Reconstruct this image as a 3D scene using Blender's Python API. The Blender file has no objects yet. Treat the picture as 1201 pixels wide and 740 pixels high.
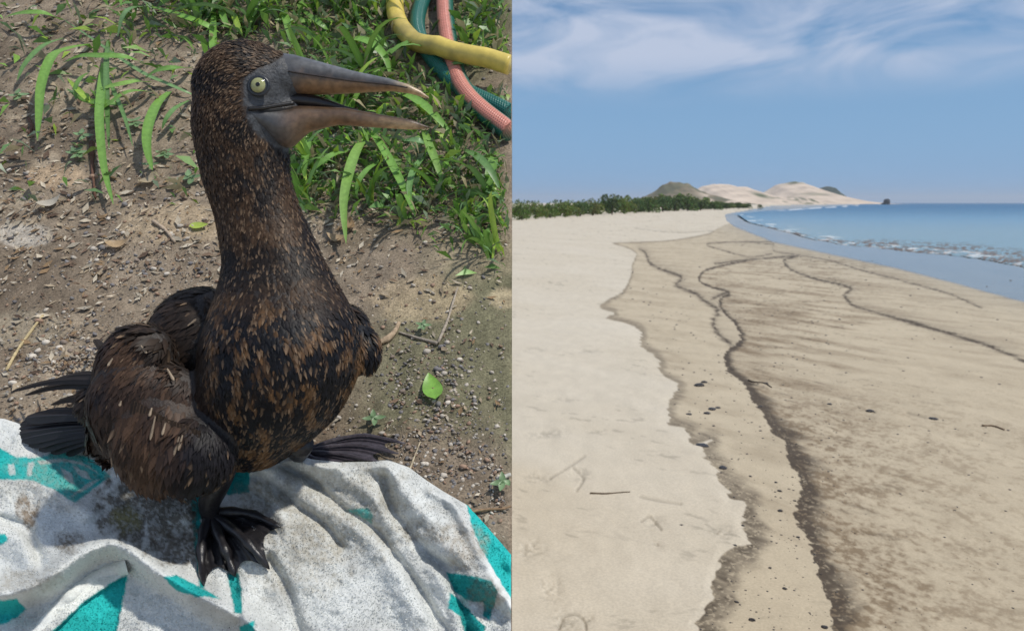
import bpy, bmesh, math, random
import numpy as np
from mathutils import Vector, Matrix
R = math.radians
rng = np.random.default_rng(7); random.seed(7)
scene = bpy.context.scene
col = scene.collection

# ------------------------------------------------------------------ camera
CAMH = 1.6; FP = 1000.0; CX, CY = 600.5, 370.0; HOR = 238.0
PITCH = math.atan((CY - HOR) / FP)
cam_d = bpy.data.cameras.new('camera'); cam = bpy.data.objects.new('camera', cam_d); col.objects.link(cam)
cam.location = (0, 0, CAMH); cam.rotation_euler = (math.pi / 2 - PITCH, 0, 0)
cam_d.sensor_width = 36; cam_d.lens = FP / 1201 * 36
cam_d.clip_start = 0.02; cam_d.clip_end = 30000
cam_d.dof.use_dof = True; cam_d.dof.focus_distance = 1.35; cam_d.dof.aperture_fstop = 11
scene.camera = cam

# ------------------------------------------------------------------ sky + sun
SUN_EL, SUN_AZ = 60.0, 112.0          # azimuth measured clockwise from +Y (straight ahead)
w = bpy.data.worlds.new('World'); scene.world = w; w.use_nodes = True
nt = w.node_tree; nt.nodes.clear()
def N(nt, t, **kw):
    n = nt.nodes.new(t)
    for k, v in kw.items(): setattr(n, k, v)
    return n
sky = N(nt, 'ShaderNodeTexSky', sky_type='NISHITA', sun_disc=False)
sky.sun_elevation = R(SUN_EL); sky.sun_rotation = R(SUN_AZ)
sky.air_density = 1.0; sky.dust_density = 0.35; sky.ozone_density = 2.2
tc = N(nt, 'ShaderNodeTexCoord'); sep = N(nt, 'ShaderNodeSeparateXYZ')
nt.links.new(tc.outputs['Generated'], sep.inputs[0])
mp = N(nt, 'ShaderNodeMapping'); mp.inputs['Scale'].default_value = (2.6, 2.6, 9.0)
mp.inputs['Rotation'].default_value = (0, R(8), 0); mp.inputs['Location'].default_value = (0.35, 0.0, 0.62)
nt.links.new(tc.outputs['Generated'], mp.inputs[0])
cn = N(nt, 'ShaderNodeTexNoise'); cn.inputs['Scale'].default_value = 2.3; cn.inputs['Detail'].default_value = 7
cn.inputs['Roughness'].default_value = 0.52; cn.inputs['Distortion'].default_value = 0.9
nt.links.new(mp.outputs[0], cn.inputs['Vector'])
cr = N(nt, 'ShaderNodeMapRange'); cr.inputs[1].default_value = 0.34; cr.inputs[2].default_value = 0.60
nt.links.new(cn.outputs['Fac'], cr.inputs[0])
er = N(nt, 'ShaderNodeMapRange', interpolation_type='SMOOTHSTEP'); er.inputs[1].default_value = 0.10; er.inputs[2].default_value = 0.165
nt.links.new(sep.outputs['Z'], er.inputs[0])
mu = N(nt, 'ShaderNodeMath', operation='MULTIPLY'); nt.links.new(cr.outputs[0], mu.inputs[0]); nt.links.new(er.outputs[0], mu.inputs[1])
m2 = N(nt, 'ShaderNodeMath', operation='MULTIPLY'); nt.links.new(mu.outputs[0], m2.inputs[0]); m2.inputs[1].default_value = 0.9
mix = N(nt, 'ShaderNodeMix', data_type='RGBA'); nt.links.new(m2.outputs[0], mix.inputs[0])
tint = N(nt, 'ShaderNodeMix', data_type='RGBA', blend_type='MULTIPLY'); tint.inputs[0].default_value = 1
nt.links.new(sky.outputs[0], tint.inputs[6]); tint.inputs[7].default_value = (0.72, 0.88, 1.05, 1)
hz = N(nt, 'ShaderNodeMapRange', interpolation_type='SMOOTHSTEP'); hz.inputs[1].default_value = -0.02; hz.inputs[2].default_value = 0.30
hz.inputs[3].default_value = 0.92; hz.inputs[4].default_value = 0.12
nt.links.new(sep.outputs['Z'], hz.inputs[0])
hmix = N(nt, 'ShaderNodeMix', data_type='RGBA'); nt.links.new(hz.outputs[0], hmix.inputs[0]); nt.links.new(tint.outputs[2], hmix.inputs[6])
hmix.inputs[7].default_value = (2.45, 4.75, 8.0, 1)
nt.links.new(hmix.outputs[2], mix.inputs[6]); mix.inputs[7].default_value = (6.3, 7.1, 8.9, 1)
bg = N(nt, 'ShaderNodeBackground'); bg.inputs[1].default_value = 0.085
nt.links.new(mix.outputs[2], bg.inputs[0])
wo = N(nt, 'ShaderNodeOutputWorld'); nt.links.new(bg.outputs[0], wo.inputs[0])
sl = bpy.data.lights.new('sun', 'SUN'); sl.energy = 3.4; sl.angle = R(2.5); sl.color = (1, 0.95, 0.87)
so = bpy.data.objects.new('sun', sl); col.objects.link(so)
sdir = Vector((math.sin(R(SUN_AZ)) * math.cos(R(SUN_EL)), math.cos(R(SUN_AZ)) * math.cos(R(SUN_EL)), math.sin(R(SUN_EL))))
so.rotation_euler = sdir.to_track_quat('Z', 'Y').to_euler()
vs = scene.view_settings; vs.view_transform = 'Standard'; vs.look = 'None'; vs.gamma = 1; vs.exposure = 0.0
scene.render.resolution_x = 1024; scene.render.resolution_y = 630
scene.render.engine = 'CYCLES'

# ------------------------------------------------------------------ helpers
F = np.array([0, math.cos(PITCH), -math.sin(PITCH)]); U = np.array([0, math.sin(PITCH), math.cos(PITCH)]); RX = np.array([1.0, 0, 0])
CAM = np.array([0, 0, CAMH])
def P(px, py, d):
    """point seen at photo pixel (px,py) standing d metres in front of the camera"""
    px, py, d = np.broadcast_arrays(np.asarray(px, float), np.asarray(py, float), np.asarray(d, float))
    return CAM + d[..., None] * (F + ((px - CX) / FP)[..., None] * RX - ((py - CY) / FP)[..., None] * U)
def proj(p):
    q = np.asarray(p, float) - CAM
    d = q @ F
    return CX + FP * q[..., 0] / d, CY - FP * (q @ U) / d, d
def hsh(ix, iy, s):
    h = (ix.astype(np.int64) * 374761393 + iy.astype(np.int64) * 668265263 + s * 1442695041) & 0xffffffff
    h = ((h ^ (h >> 13)) * 1274126177) & 0xffffffff
    h = h ^ (h >> 16)
    return (h & 0xffff) / 65535.0
def noise(x, y, s=0):
    x = np.asarray(x, float); y = np.asarray(y, float)
    ix = np.floor(x); iy = np.floor(y); fx = x - ix; fy = y - iy
    fx = fx * fx * (3 - 2 * fx); fy = fy * fy * (3 - 2 * fy)
    a = hsh(ix, iy, s); b = hsh(ix + 1, iy, s); c = hsh(ix, iy + 1, s); d = hsh(ix + 1, iy + 1, s)
    return (a + (b - a) * fx) * (1 - fy) + (c + (d - c) * fx) * fy
def fbm(x, y, s=0, o=4, g=0.5):
    r = 0; a = 1; t = 0
    for k in range(o):
        r = r + a * noise(x * 2 ** k + 13.7 * k, y * 2 ** k - 7.1 * k, s + k); t += a; a *= g
    return r / t
def sst(a, b, x):
    t = np.clip((x - a) / (b - a), 0, 1); return t * t * (3 - 2 * t)
def lerp(a, b, t): return a + (b - a) * t
def dist_poly(px, py, pts, with_side=False):
    """distance (pixels) from points to a polyline; plus side sign (+ = right of the walking direction on screen) and parameter"""
    best = np.full(px.shape, 1e9); side = np.zeros(px.shape); par = np.zeros(px.shape)
    pts = np.asarray(pts, float)
    for k in range(len(pts) - 1):
        ax, ay = pts[k]; bx, by = pts[k + 1]; dx, dy = bx - ax, by - ay
        t = np.clip(((px - ax) * dx + (py - ay) * dy) / (dx * dx + dy * dy), 0, 1)
        d = np.hypot(px - ax - t * dx, py - ay - t * dy); m = d < best
        best = np.where(m, d, best); par = np.where(m, k + t, par)
        side = np.where(m, np.sign(dx * (py - ay) - dy * (px - ax)), side)
    return best, side, par
def inpoly(px, py, pts):
    r = np.zeros(px.shape, bool); n = len(pts)
    for k in range(n):
        x1, y1 = pts[k]; x2, y2 = pts[(k + 1) % n]
        if y1 == y2: continue
        c = ((y1 > py) != (y2 > py)) & (px < (x2 - x1) * (py - y1) / (y2 - y1) + x1)
        r ^= c
    return r
def smooth_line(pts, n=8):
    pts = np.asarray(pts, float); out = []
    q = np.vstack([2 * pts[0] - pts[1], pts, 2 * pts[-1] - pts[-2]])
    for k in range(1, len(q) - 2):
        for j in range(n):
            t = j / n; a, b, c, d = q[k - 1], q[k], q[k + 1], q[k + 2]
            out.append(0.5 * ((2 * b) + (c - a) * t + (2 * a - 5 * b + 4 * c - d) * t * t + (3 * b - a - 3 * c + d) * t ** 3))
    out.append(pts[-1]); return np.array(out)

WORLDLOC = {}
def tag(o, label=None, cat=None, group=None, kind=None):
    if label: o['label'] = label
    if cat: o['category'] = cat
    if group: o['group'] = group
    if kind: o['kind'] = kind
    return o
def empty(name, loc, label, cat, group=None):
    o = bpy.data.objects.new(name, None); col.objects.link(o); o.location = tuple(loc); o.empty_display_size = 0.05
    WORLDLOC[o.name] = np.array(loc, float)
    return tag(o, label, cat, group)
def mesh_data(name, v, f, mat, colors=None, smooth=True, attrs=None, uv=None):
    me = bpy.data.meshes.new(name); v = np.asarray(v, np.float32)
    f = np.asarray(f) if not isinstance(f, list) else f
    if isinstance(f, np.ndarray) and f.ndim == 2:
        nf, k = f.shape
        me.vertices.add(len(v)); me.vertices.foreach_set('co', v.ravel())
        me.loops.add(nf * k); me.loops.foreach_set('vertex_index', f.astype(np.int32).ravel())
        me.polygons.add(nf); me.polygons.foreach_set('loop_start', np.arange(0, nf * k, k, dtype=np.int32))
        me.polygons.foreach_set('loop_total', np.full(nf, k, np.int32))
        me.update(calc_edges=True); me.validate()
    else:
        me.from_pydata([tuple(map(float, a)) for a in v], [], [tuple(int(i) for i in a) for a in f]); me.update()
    if smooth: me.polygons.foreach_set('use_smooth', np.ones(len(me.polygons), bool))
    if colors is not None:
        c = np.asarray(colors, np.float32)
        if c.shape[1] == 3: c = np.hstack([c, np.ones((len(c), 1), np.float32)])
        a = me.color_attributes.new('Col', 'FLOAT_COLOR', 'POINT'); a.data.foreach_set('color', c.ravel())
    for k, val in (attrs or {}).items():
        a = me.attributes.new(k, 'FLOAT', 'POINT'); a.data.foreach_set('value', np.asarray(val, np.float32).ravel())
    if mat: me.materials.append(mat)
    return me
def obj(name, v, f, mat, parent=None, origin=None, **kw):
    v = np.asarray(v, float)
    if parent is not None:
        base = WORLDLOC[parent.name]; v = v - base
    elif origin is not None:
        base = np.asarray(origin, float); v = v - base
    else: base = np.zeros(3)
    o = bpy.data.objects.new(name, mesh_data(name, v, f, mat, **kw)); col.objects.link(o)
    WORLDLOC[o.name] = base
    if parent is not None: o.parent = parent
    elif origin is not None: o.location = tuple(base)
    return o
def grid_faces(nr, nc, wrap=False):
    i = np.arange(nr - 1)[:, None]; j = np.arange(nc if wrap else nc - 1)[None, :]
    j2 = (j + 1) % nc
    return np.stack([i * nc + j, i * nc + j2, (i + 1) * nc + j2, (i + 1) * nc + j], -1).reshape(-1, 4)
def tube(pts, rad, seg=10, cap=True, flat=1.0, upv=None):
    pts = np.asarray(pts, float); n = len(pts); rad = np.broadcast_to(np.asarray(rad, float), (n,))
    T = np.gradient(pts, axis=0); T /= np.linalg.norm(T, axis=1)[:, None] + 1e-12
    ref = np.array([0, 0, 1.0]) if upv is None else np.asarray(upv, float)
    if abs(T[0] @ ref) > 0.9 and upv is None: ref = np.array([0, 1.0, 0])
    nrm = ref - (ref @ T[0]) * T[0]; nrm /= np.linalg.norm(nrm)
    V = []; ang = np.linspace(0, 2 * np.pi, seg, endpoint=False)
    for k in range(n):
        nrm = nrm - (nrm @ T[k]) * T[k]; nrm /= np.linalg.norm(nrm) + 1e-12
        b = np.cross(T[k], nrm)
        V.append(pts[k] + rad[k] * (np.cos(ang)[:, None] * b + flat * np.sin(ang)[:, None] * nrm))
    V = np.vstack(V); Fc = [tuple(q) for q in grid_faces(n, seg, True)]
    if cap: Fc += [tuple(range(seg))[::-1], tuple((n - 1) * seg + s for s in range(seg))]
    return V, Fc

# ------------------------------------------------------------------ materials
def mat_new(name):
    m = bpy.data.materials.new(name); m.use_nodes = True
    return m, m.node_tree, m.node_tree.nodes['Principled BSDF']
def mat_col(name, rough=0.7, spec=0.4, grain=0.0, gscale=300.0, bump=0.0, bscale=300.0, bdist=0.002, base=None, wet=False, detail=3, trans=0.0):
    """vertex colour (or one base colour) times procedural grain, plus fine bump"""
    m, t, b = mat_new(name); L = t.links.new
    if base is None:
        a = N(t, 'ShaderNodeVertexColor', layer_name='Col'); src = a.outputs[0]
    else:
        a = N(t, 'ShaderNodeRGB'); a.outputs[0].default_value = (*base, 1); src = a.outputs[0]
    gc = N(t, 'ShaderNodeTexCoord')
    if grain:
        n = N(t, 'ShaderNodeTexNoise'); n.inputs['Scale'].default_value = gscale; n.inputs['Detail'].default_value = detail
        L(gc.outputs['Object'], n.inputs['Vector'])
        r = N(t, 'ShaderNodeMapRange'); r.inputs[1].default_value = 0.3; r.inputs[2].default_value = 0.7
        r.inputs[3].default_value = 1 - grain; r.inputs[4].default_value = 1 + grain
        L(n.outputs['Fac'], r.inputs[0])
        mx = N(t, 'ShaderNodeMix', data_type='RGBA', blend_type='MULTIPLY'); mx.inputs[0].default_value = 1
        L(src, mx.inputs[6]); L(r.outputs[0], mx.inputs[7]); src = mx.outputs[2]
    L(src, b.inputs['Base Color']); b.inputs['Roughness'].default_value = rough; b.inputs['Specular IOR Level'].default_value = spec
    if wet:
        wa = N(t, 'ShaderNodeAttribute', attribute_name='wet')
        r = N(t, 'ShaderNodeMapRange'); r.inputs[3].default_value = rough; r.inputs[4].default_value = 0.12
        L(wa.outputs['Fac'], r.inputs[0]); L(r.outputs[0], b.inputs['Roughness'])
    if bump:
        n2 = N(t, 'ShaderNodeTexNoise'); n2.inputs['Scale'].default_value = bscale; n2.inputs['Detail'].default_value = 4
        L(gc.outputs['Object'], n2.inputs['Vector'])
        bp = N(t, 'ShaderNodeBump'); bp.inputs['Strength'].default_value = bump; bp.inputs['Distance'].default_value = bdist
        L(n2.outputs['Fac'], bp.inputs['Height']); L(bp.outputs[0], b.inputs['Normal'])
        if wet:
            iv = N(t, 'ShaderNodeMapRange'); iv.inputs[3].default_value = bump; iv.inputs[4].default_value = 0.03
            L(wa.outputs['Fac'], iv.inputs[0]); L(iv.outputs[0], bp.inputs['Strength'])
    if trans:
        tr = N(t, 'ShaderNodeBsdfTranslucent'); L(src, tr.inputs['Color'])
        ms = N(t, 'ShaderNodeMixShader'); ms.inputs[0].default_value = trans
        out = t.nodes['Material Output']; L(b.outputs[0], ms.inputs[1]); L(tr.outputs[0], ms.inputs[2]); L(ms.outputs[0], out.inputs[0])
    return m
M = {}
M['soil'] = mat_col('soil', 0.9, 0.2, grain=0.35, gscale=260, bump=0.7, bscale=420, bdist=0.003)
M['sand'] = mat_col('beach_sand', 0.9, 0.25, grain=0.10, gscale=90, bump=0.35, bscale=150, bdist=0.004, wet=True)
M['stone'] = mat_col('pebble', 0.8, 0.3, grain=0.25, gscale=500)
M['litter'] = mat_col('leaf_litter', 0.85, 0.2, grain=0.2, gscale=300)
M['leaf'] = mat_col('green_leaf', 0.42, 0.5, grain=0.14, gscale=120, trans=0.28)
M['feather'] = mat_col('feather', 0.5, 0.16, grain=0.2, gscale=900)
M['skinfeather'] = mat_col('bird_skin', 0.55, 0.4, grain=0.3, gscale=260, bump=0.4, bscale=330, bdist=0.003)
M['beak'] = mat_col('horn', 0.36, 0.5, grain=0.25, gscale=160, bump=0.15, bscale=220, bdist=0.002)
M['foot'] = mat_col('black_web', 0.38, 0.5, grain=0.3, gscale=160, bump=0.35, bscale=240, bdist=0.002)
M['towel'] = mat_col('terry_cloth', 0.95, 0.1, grain=0.10, gscale=420, bump=0.5, bscale=700, bdist=0.002)
M['tar'] = mat_col('tar', 0.35, 0.5, base=(0.025, 0.02, 0.018), grain=0.3, gscale=60, bump=0.5, bscale=90, bdist=0.01)
M['twig'] = mat_col('dry_twig', 0.85, 0.2, grain=0.3, gscale=200)
M['yellow'] = mat_col('yellow_hose', 0.42, 0.5, grain=0.12, gscale=60, bump=0.1, bscale=100)
M['greenh'] = mat_col('green_hose', 0.38, 0.5, grain=0.10, gscale=80)
M['hill'] = mat_col('far_hill', 0.95, 0.1, grain=0.2, gscale=0.05, detail=6)
M['scrub'] = mat_col('scrub_leaf', 0.7, 0.25, grain=0.2, gscale=1.0, trans=0.2)
M['rock'] = mat_col('dark_rock', 0.9, 0.2, base=(0.05, 0.055, 0.06), grain=0.4, gscale=0.4)
M['foam'] = mat_col('foam', 0.8, 0.2)

# hose braid relief
def hose_relief(m, sc):
    t = m.node_tree; b = t.nodes['Principled BSDF']
    a = N(t, 'ShaderNodeAttribute', attribute_name='hu'); c = N(t, 'ShaderNodeAttribute', attribute_name='hv')
    def wave(sign):
        s1 = N(t, 'ShaderNodeMath', operation='MULTIPLY_ADD'); t.links.new(c.outputs['Fac'], s1.inputs[0]); s1.inputs[1].default_value = sign * 12
        s0 = N(t, 'ShaderNodeMath', operation='MULTIPLY'); t.links.new(a.outputs['Fac'], s0.inputs[0]); s0.inputs[1].default_value = sc
        t.links.new(s0.outputs[0], s1.inputs[2])
        s2 = N(t, 'ShaderNodeMath', operation='SINE'); t.links.new(s1.outputs[0], s2.inputs[0]); return s2
    w1, w2 = wave(1), wave(-1)
    mx = N(t, 'ShaderNodeMath', operation='MAXIMUM'); t.links.new(w1.outputs[0], mx.inputs[0]); t.links.new(w2.outputs[0], mx.inputs[1])
    bp = N(t, 'ShaderNodeBump'); bp.inputs['Strength'].default_value = 0.5; bp.inputs['Distance'].default_value = 0.002
    t.links.new(mx.outputs[0], bp.inputs['Height']); t.links.new(bp.outputs[0], b.inputs['Normal'])
hose_relief(M['greenh'], 900)

# sea
m, t, b = mat_new('sea_water'); M['sea'] = m
a = N(t, 'ShaderNodeVertexColor', layer_name='Col'); t.links.new(a.outputs[0], b.inputs['Base Color'])
b.inputs['Roughness'].default_value = 0.16; b.inputs['IOR'].default_value = 1.33
g = N(t, 'ShaderNodeTexCoord'); mp2 = N(t, 'ShaderNodeMapping'); mp2.inputs['Scale'].default_value = (0.5, 1.6, 1)
t.links.new(g.outputs['Object'], mp2.inputs[0]); n1 = N(t, 'ShaderNodeTexNoise'); n1.inputs['Scale'].default_value = 0.9; n1.inputs['Detail'].default_value = 8
n1.inputs['Roughness'].default_value = 0.6
t.links.new(mp2.outputs[0], n1.inputs['Vector']); bp = N(t, 'ShaderNodeBump'); bp.inputs['Strength'].default_value = 0.55; bp.inputs['Distance'].default_value = 0.25
t.links.new(n1.outputs['Fac'], bp.inputs['Height']); t.links.new(bp.outputs[0], b.inputs['Normal'])
ma = N(t, 'ShaderNodeAttribute', attribute_name='matte'); df = N(t, 'ShaderNodeBsdfDiffuse'); t.links.new(a.outputs[0], df.inputs['Color'])
ms = N(t, 'ShaderNodeMixShader'); t.links.new(ma.outputs['Fac'], ms.inputs[0]); t.links.new(b.outputs[0], ms.inputs[1]); t.links.new(df.outputs[0], ms.inputs[2])
t.links.new(ms.outputs[0], t.nodes['Material Output'].inputs[0])

# ================================================================== BEACH
WL = [(860, 251.2), (866, 255), (876, 260.5), (900, 267), (928, 274), (954, 281), (988, 287), (1030, 291), (1065, 295), (1096, 297.5), (1130, 301), (1161, 305.5), (1195, 312.5), (1300, 338), (1600, 420), (2400, 640), (6000, 1500)]
WLT = [(860, 250.8), (866, 250), (902, 246.5), (950, 243.2), (1000, 240.3), (1006, 238.18), (6000, 238.18)]
wlx, wly = np.array(WL).T
tlx, tly = np.array(WLT).T
def wl(px): return np.interp(px, wlx, wly) + 1.2 * (noise(px / 9.0, px * 0, 5) - .5)
def wlt(px): return np.interp(px, tlx, tly)
rows = np.concatenate([[238.18, 238.3, 238.6, 239, 239.5], np.arange(240, 300, 0.9), np.arange(300, 765, 1.15)])
Yr = CAMH * FP / (rows - HOR) * 1.0
Yr = np.concatenate([Yr, [2.6, 2.0, 1.0, 0, -3, -12, -60]])
colsp = np.concatenate([np.array([-9000, -4000, -2000, -900, -300, 100, 400, 540]), np.arange(585, 1222, 1.15), np.array([1240, 1270, 1320, 1400, 1550, 1800, 2300, 3200, 6000, 12000])])
Xg = np.clip(np.maximum(Yr, 3.0)[:, None] * ((colsp - CX) / FP)[None, :] / math.cos(PITCH), -9500, 9500)
Yg = np.repeat(Yr[:, None], len(colsp), 1)
pts = np.stack([Xg, Yg, np.zeros_like(Xg)], -1)
# place exactly by pixel where in view: project the flat sheet
gpx, gpy, gd = proj(pts); vis = gd > 0.5
gpx = np.where(vis, gpx, 600); gpy = np.where(vis, gpy, 2000)
def wob(px, py, a=2.2, s=9.0, seed=11):   # small scallops for tide lines, shrinking with distance
    sc = np.clip((py - 238) / 250, 0.06, 1.6)
    return px + a * 2 * sc * (fbm(px / (s * sc + 1), py / (s * sc * .6 + .6), seed, 3) - .5) * 2
B1 = [(700, 262), (770, 266), (836, 271), (791, 281), (750, 283.5), (718, 285), (735, 291), (746, 298), (742, 308), (740, 322), (735, 335), (727, 344), (714, 351), (703, 360), (720, 367), (711, 373), (735, 380), (752, 389), (752, 405), (771, 421), (777, 441), (797, 454), (786, 468), (784, 495), (805, 503), (813, 521), (834, 516), (823, 530), (841, 551), (843, 566), (857, 577), (855, 587), (876, 591), (870, 606), (878, 633), (851, 652), (839, 677), (836, 698), (822, 723), (815, 745), (800, 790)]
L2 = [(875, 305.5), (839, 313), (822, 320), (820, 330), (836, 338), (854, 343), (845, 350), (845, 362), (860, 377), (868, 391), (867, 401), (850, 415), (854, 435), (872, 449), (882, 468), (893, 481), (906, 507), (922, 522), (925, 539), (939, 568), (936, 606), (948, 639), (960, 677), (973, 706), (977, 742), (975, 790)]
L3 = [(750, 292), (757, 297), (762, 309), (780, 318), (799, 325), (793, 335), (813, 343), (829, 355), (841, 364), (836, 379), (843, 392), (857, 403)]
L3b = [(835, 351), (845, 346), (854, 343)]
L4 = [(905, 283.5), (887, 283.5), (840, 284.5), (829, 287.5), (845, 293), (878, 301.5), (905, 298)]
L4b = [(870, 288), (880, 285), (905, 287)]
L5 = [(839, 309.5), (878, 305), (935, 300.5), (919, 305), (929, 317), (955, 327), (996, 337.5), (990, 346), (1000, 358), (1030, 367), (1060, 376), (1100, 388), (1140, 400), (1170, 411), (1201, 424), (1260, 450)]
L6 = [(907, 285), (908, 295), (935, 299), (973, 306), (1010, 317), (1060, 330), (1096, 340), (1116, 346), (1133, 353), (1150, 361)]
L7 = [(745, 268), (790, 273), (836, 271)]
WE = [(835, 259), (870, 273), (905, 287), (960, 299), (1050, 318), (1120, 336), (1201, 358), (1400, 420)]
sc = np.clip((gpy - 238) / 250, 0.03, 1.8)
wx = wob(gpx, gpy, 3.0); wy = gpy + 1.6 * sc * (fbm(gpx / (11 * sc + 1), gpy / (7 * sc + .5), 21, 3) - .5) * 2
B1s = smooth_line(B1, 4); L2s = smooth_line(L2, 4)
polyB = [tuple(p) for p in B1s[8:]] + [(1400, 800), (1400, 236), (905, 243), (872, 257), (850, 264)]
inB = inpoly(wx, wy, polyB); dB, _, _ = dist_poly(wx, wy, B1s[8:])
sB = np.where(inB, dB, -dB)
oily = sst(-0.8, 1.2, sB)
d2, _, p2 = dist_poly(wx, wy, L2s)
poly2 = [tuple(p) for p in L2s] + [(1600, 800), (1600, 300)]
in2 = inpoly(wx, wy, poly2); s2 = np.where(in2, d2, -d2)
n_f = fbm(gpx / (5 * sc + .6), gpy / (2.5 * sc + .4), 31, 4)
n_m = fbm(gpx / (34 * sc + 2), gpy / (12 * sc + 1), 41, 4)
n_c = fbm(gpx / (110 * sc + 2), gpy / (40 * sc + 1), 51, 3)
n_i = .45 * fbm(Xg * 7, Yg * 5, 63, 4, .6) + .55 * fbm(Xg * 34, Yg * 24, 65, 4, .65); n_along = fbm(gpy / (9 * sc + 1.5), gpx / (9 * sc + 1.5), 64, 3)
n_g = noise(Xg * 55, Yg * 55, 61); n_g2 = noise(Xg * 110, Yg * 110, 62)
dry = np.array([0.545, 0.49, 0.395]); dry2 = np.array([0.50, 0.44, 0.34])
film = np.array([0.455, 0.385, 0.275]); filmd = np.array([0.21, 0.158, 0.10]); black = np.array([0.055, 0.042, 0.03])
C = dry + (dry2 - dry) * np.clip(n_c * 1.3 - .1, 0, 1)[..., None]
filmmix = np.clip((n_m - .45) * 2.2 + 0.12, 0, 1) * (0.55 + .8 * n_f)
# darker smear just right of the main line, fading out
smear = np.where(s2 > 0, np.exp(-s2 / (55 * sc + 4)), 0) * sst(300, 380, gpy)
filmmix = np.clip(filmmix * (0.42 + 0.6 * (s2 > 0) * sst(1050, 900, gpx + (gpy - 500) * .3)) + smear * (0.05 + 0.9 * n_f), 0, 1)
nearb = sst(400, 520, gpy) * (s2 > 0)
filmmix = np.clip(filmmix * (1 - .6 * nearb) + nearb * np.exp(-np.clip(s2, 0, 999) / (75 * sc + 12)) * sst(.36, .66, n_i) * 1.0 + nearb * .30 * sst(.48, .66, n_i), 0, 1)
oilc = film + (filmd - film) * filmmix[..., None]
C = C + (oilc - C) * oily[..., None]
# rim of the outer tide line: brown, speckled, strongest close to the camera
rw = 2.2 + 8 * sst(300, 420, gpy) + 27 * sst(400, 740, gpy) * (0.25 + 1.3 * fbm(gpx * 0 + p2 * 0 + gpy / 26.0, gpx / 60, 71, 3))
rim = oily * (1 - sst(rw * .35, rw * 1.1, sB)) * (0.50 + 0.30 * sst(460, 650, gpy))
rim = rim * (0.45 + 1.0 * n_f)
# main black line
lw = np.interp(gpy, [300, 340, 400, 440, 480, 520, 600, 740, 800], [1.2, 2.2, 5.0, 8, 14, 22, 24, 30, 32])
lw = lw * (0.35 + 1.3 * fbm(gpy / (16 * sc + 2), gpx / (40 * sc + 4), 81, 4))
line2 = sst(-0.6, 0.7, s2 + 0.5) * (1 - sst(lw * .35, lw * 1.6, s2 + 9 * sc * (n_i - .5))) * np.where(in2 | (s2 > -1.5), 1, 0)
line2 = np.clip(line2 * (0.72 + .65 * n_f), 0, 1)
lines = np.zeros_like(gpx)
for L_, wd, st in ((L3, 1.9, .75), (L3b, 1.4, .7), (L4, 1.0, .75), (L4b, .8, .65), (L5, 1.4, .85), (L6, 1.0, .6), (L7, .7, .35)):
    Ls = smooth_line(L_, 4); d, sd, pr = dist_poly(wx, wy, Ls)
    wd = wd * np.clip((gpy - 238) / 95, .55, 1.4); core = np.exp(-(d / (wd * (.45 + 1.1 * n_along))) ** 2)
    trail = 0.75 * np.exp(-d / (wd * 4.0)) * (sd < 0)
    lines = np.maximum(lines, st * (core * np.clip(.25 + 1.5 * n_along, .2, 1.1) + trail * .6 * (.3 + 1.2 * n_along)) * (0.6 + .7 * n_f))
tarr = np.clip(np.maximum(np.maximum(rim, line2), lines), 0, 0.97)
speck = sst(.60, .74, n_g2 * .55 + n_g * .45) * sst(430, 560, gpy)           # pale grains showing through the oil
tarr = tarr * (1 - 0.62 * speck)
C = C + (black * 1.25 - C) * tarr[..., None]
# fine dark streaks and crumbs on the film
st1 = fbm(gpx / (26 * sc + 1), gpy / (3.0 * sc + .35), 91, 4)
crumb = sst(.60, .76, st1 * .6 + n_f * .4) * oily * 0.5 * (0.35 + .8 * (s2 > 0) * sst(1150, 900, gpx))
C = C * (1 - 0.62 * crumb)[..., None]
st2 = fbm(gpx / (12 * sc + .8), gpy / (2.6 * sc + .3), 95, 4); C = C * (1 - .24 * sst(.66, .80, st2) * (1 - oily) * sst(.4, .6, n_c))[..., None]
C = C * (.93 + .14 * fbm(Xg * 14, Yg * 6, 96, 3))[..., None]
# wet sheen
sW, _, _ = dist_poly(gpx + 4 * (n_m - .5), gpy, WE)
inW = inpoly(gpx, gpy + 3 * (n_m - .5) * sc, WE[1:] + [(1400, 230), (905, 241.5), (880, 246), (850, 251.5), (852, 259)])
wet = np.where(inW, sst(0, 5, sW), 0)
wet = np.maximum(wet, 0.25 * oily * np.exp(-sW / 16))
C = C * (1 - (0.42 * wet))[..., None] * (1 + wet[..., None] * np.array([-0.06, 0, .06]))
# shallow prints and marks in the dry sand
def beach_z(x, y): return (fbm(x * 1.3, y * 0.8, 101, 4) - .5) * 0.03 * sst(30, 3, y) + (fbm(x * 9, y * 9, 102, 4) - .5) * 0.006 * sst(40, 3, y)
Z = beach_z(Xg, Yg)
prints = [(662, 728, 24, 14), (622, 645, 22, 15), (645, 690, 16, 20), (628, 560, 20, 8), (680, 555, 14, 10), (766, 612, 14, 10), (770, 640, 10, 6), (688, 725, 10, 6), (845, 625, 16, 10), (640, 508, 30, 7), (700, 505, 20, 5), (660, 468, 14, 4), (625, 410, 18, 4), (690, 412, 16, 3), (1020, 486, 9, 5)]
for (x0, y0, rx_, ry_) in prints:
    q = ((gpx - x0) / rx_) ** 2 + ((gpy - y0) / ry_) ** 2
    rough = fbm(gpx / 5, gpy / 3, int(x0), 3)
    Z += -0.010 * np.exp(-q * 1.6) * (0.2 + 1.3 * rough)
    C = C * (1 - 0.22 * np.exp(-q * 1.5) * sst(.45, .62, rough))[..., None]
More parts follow.
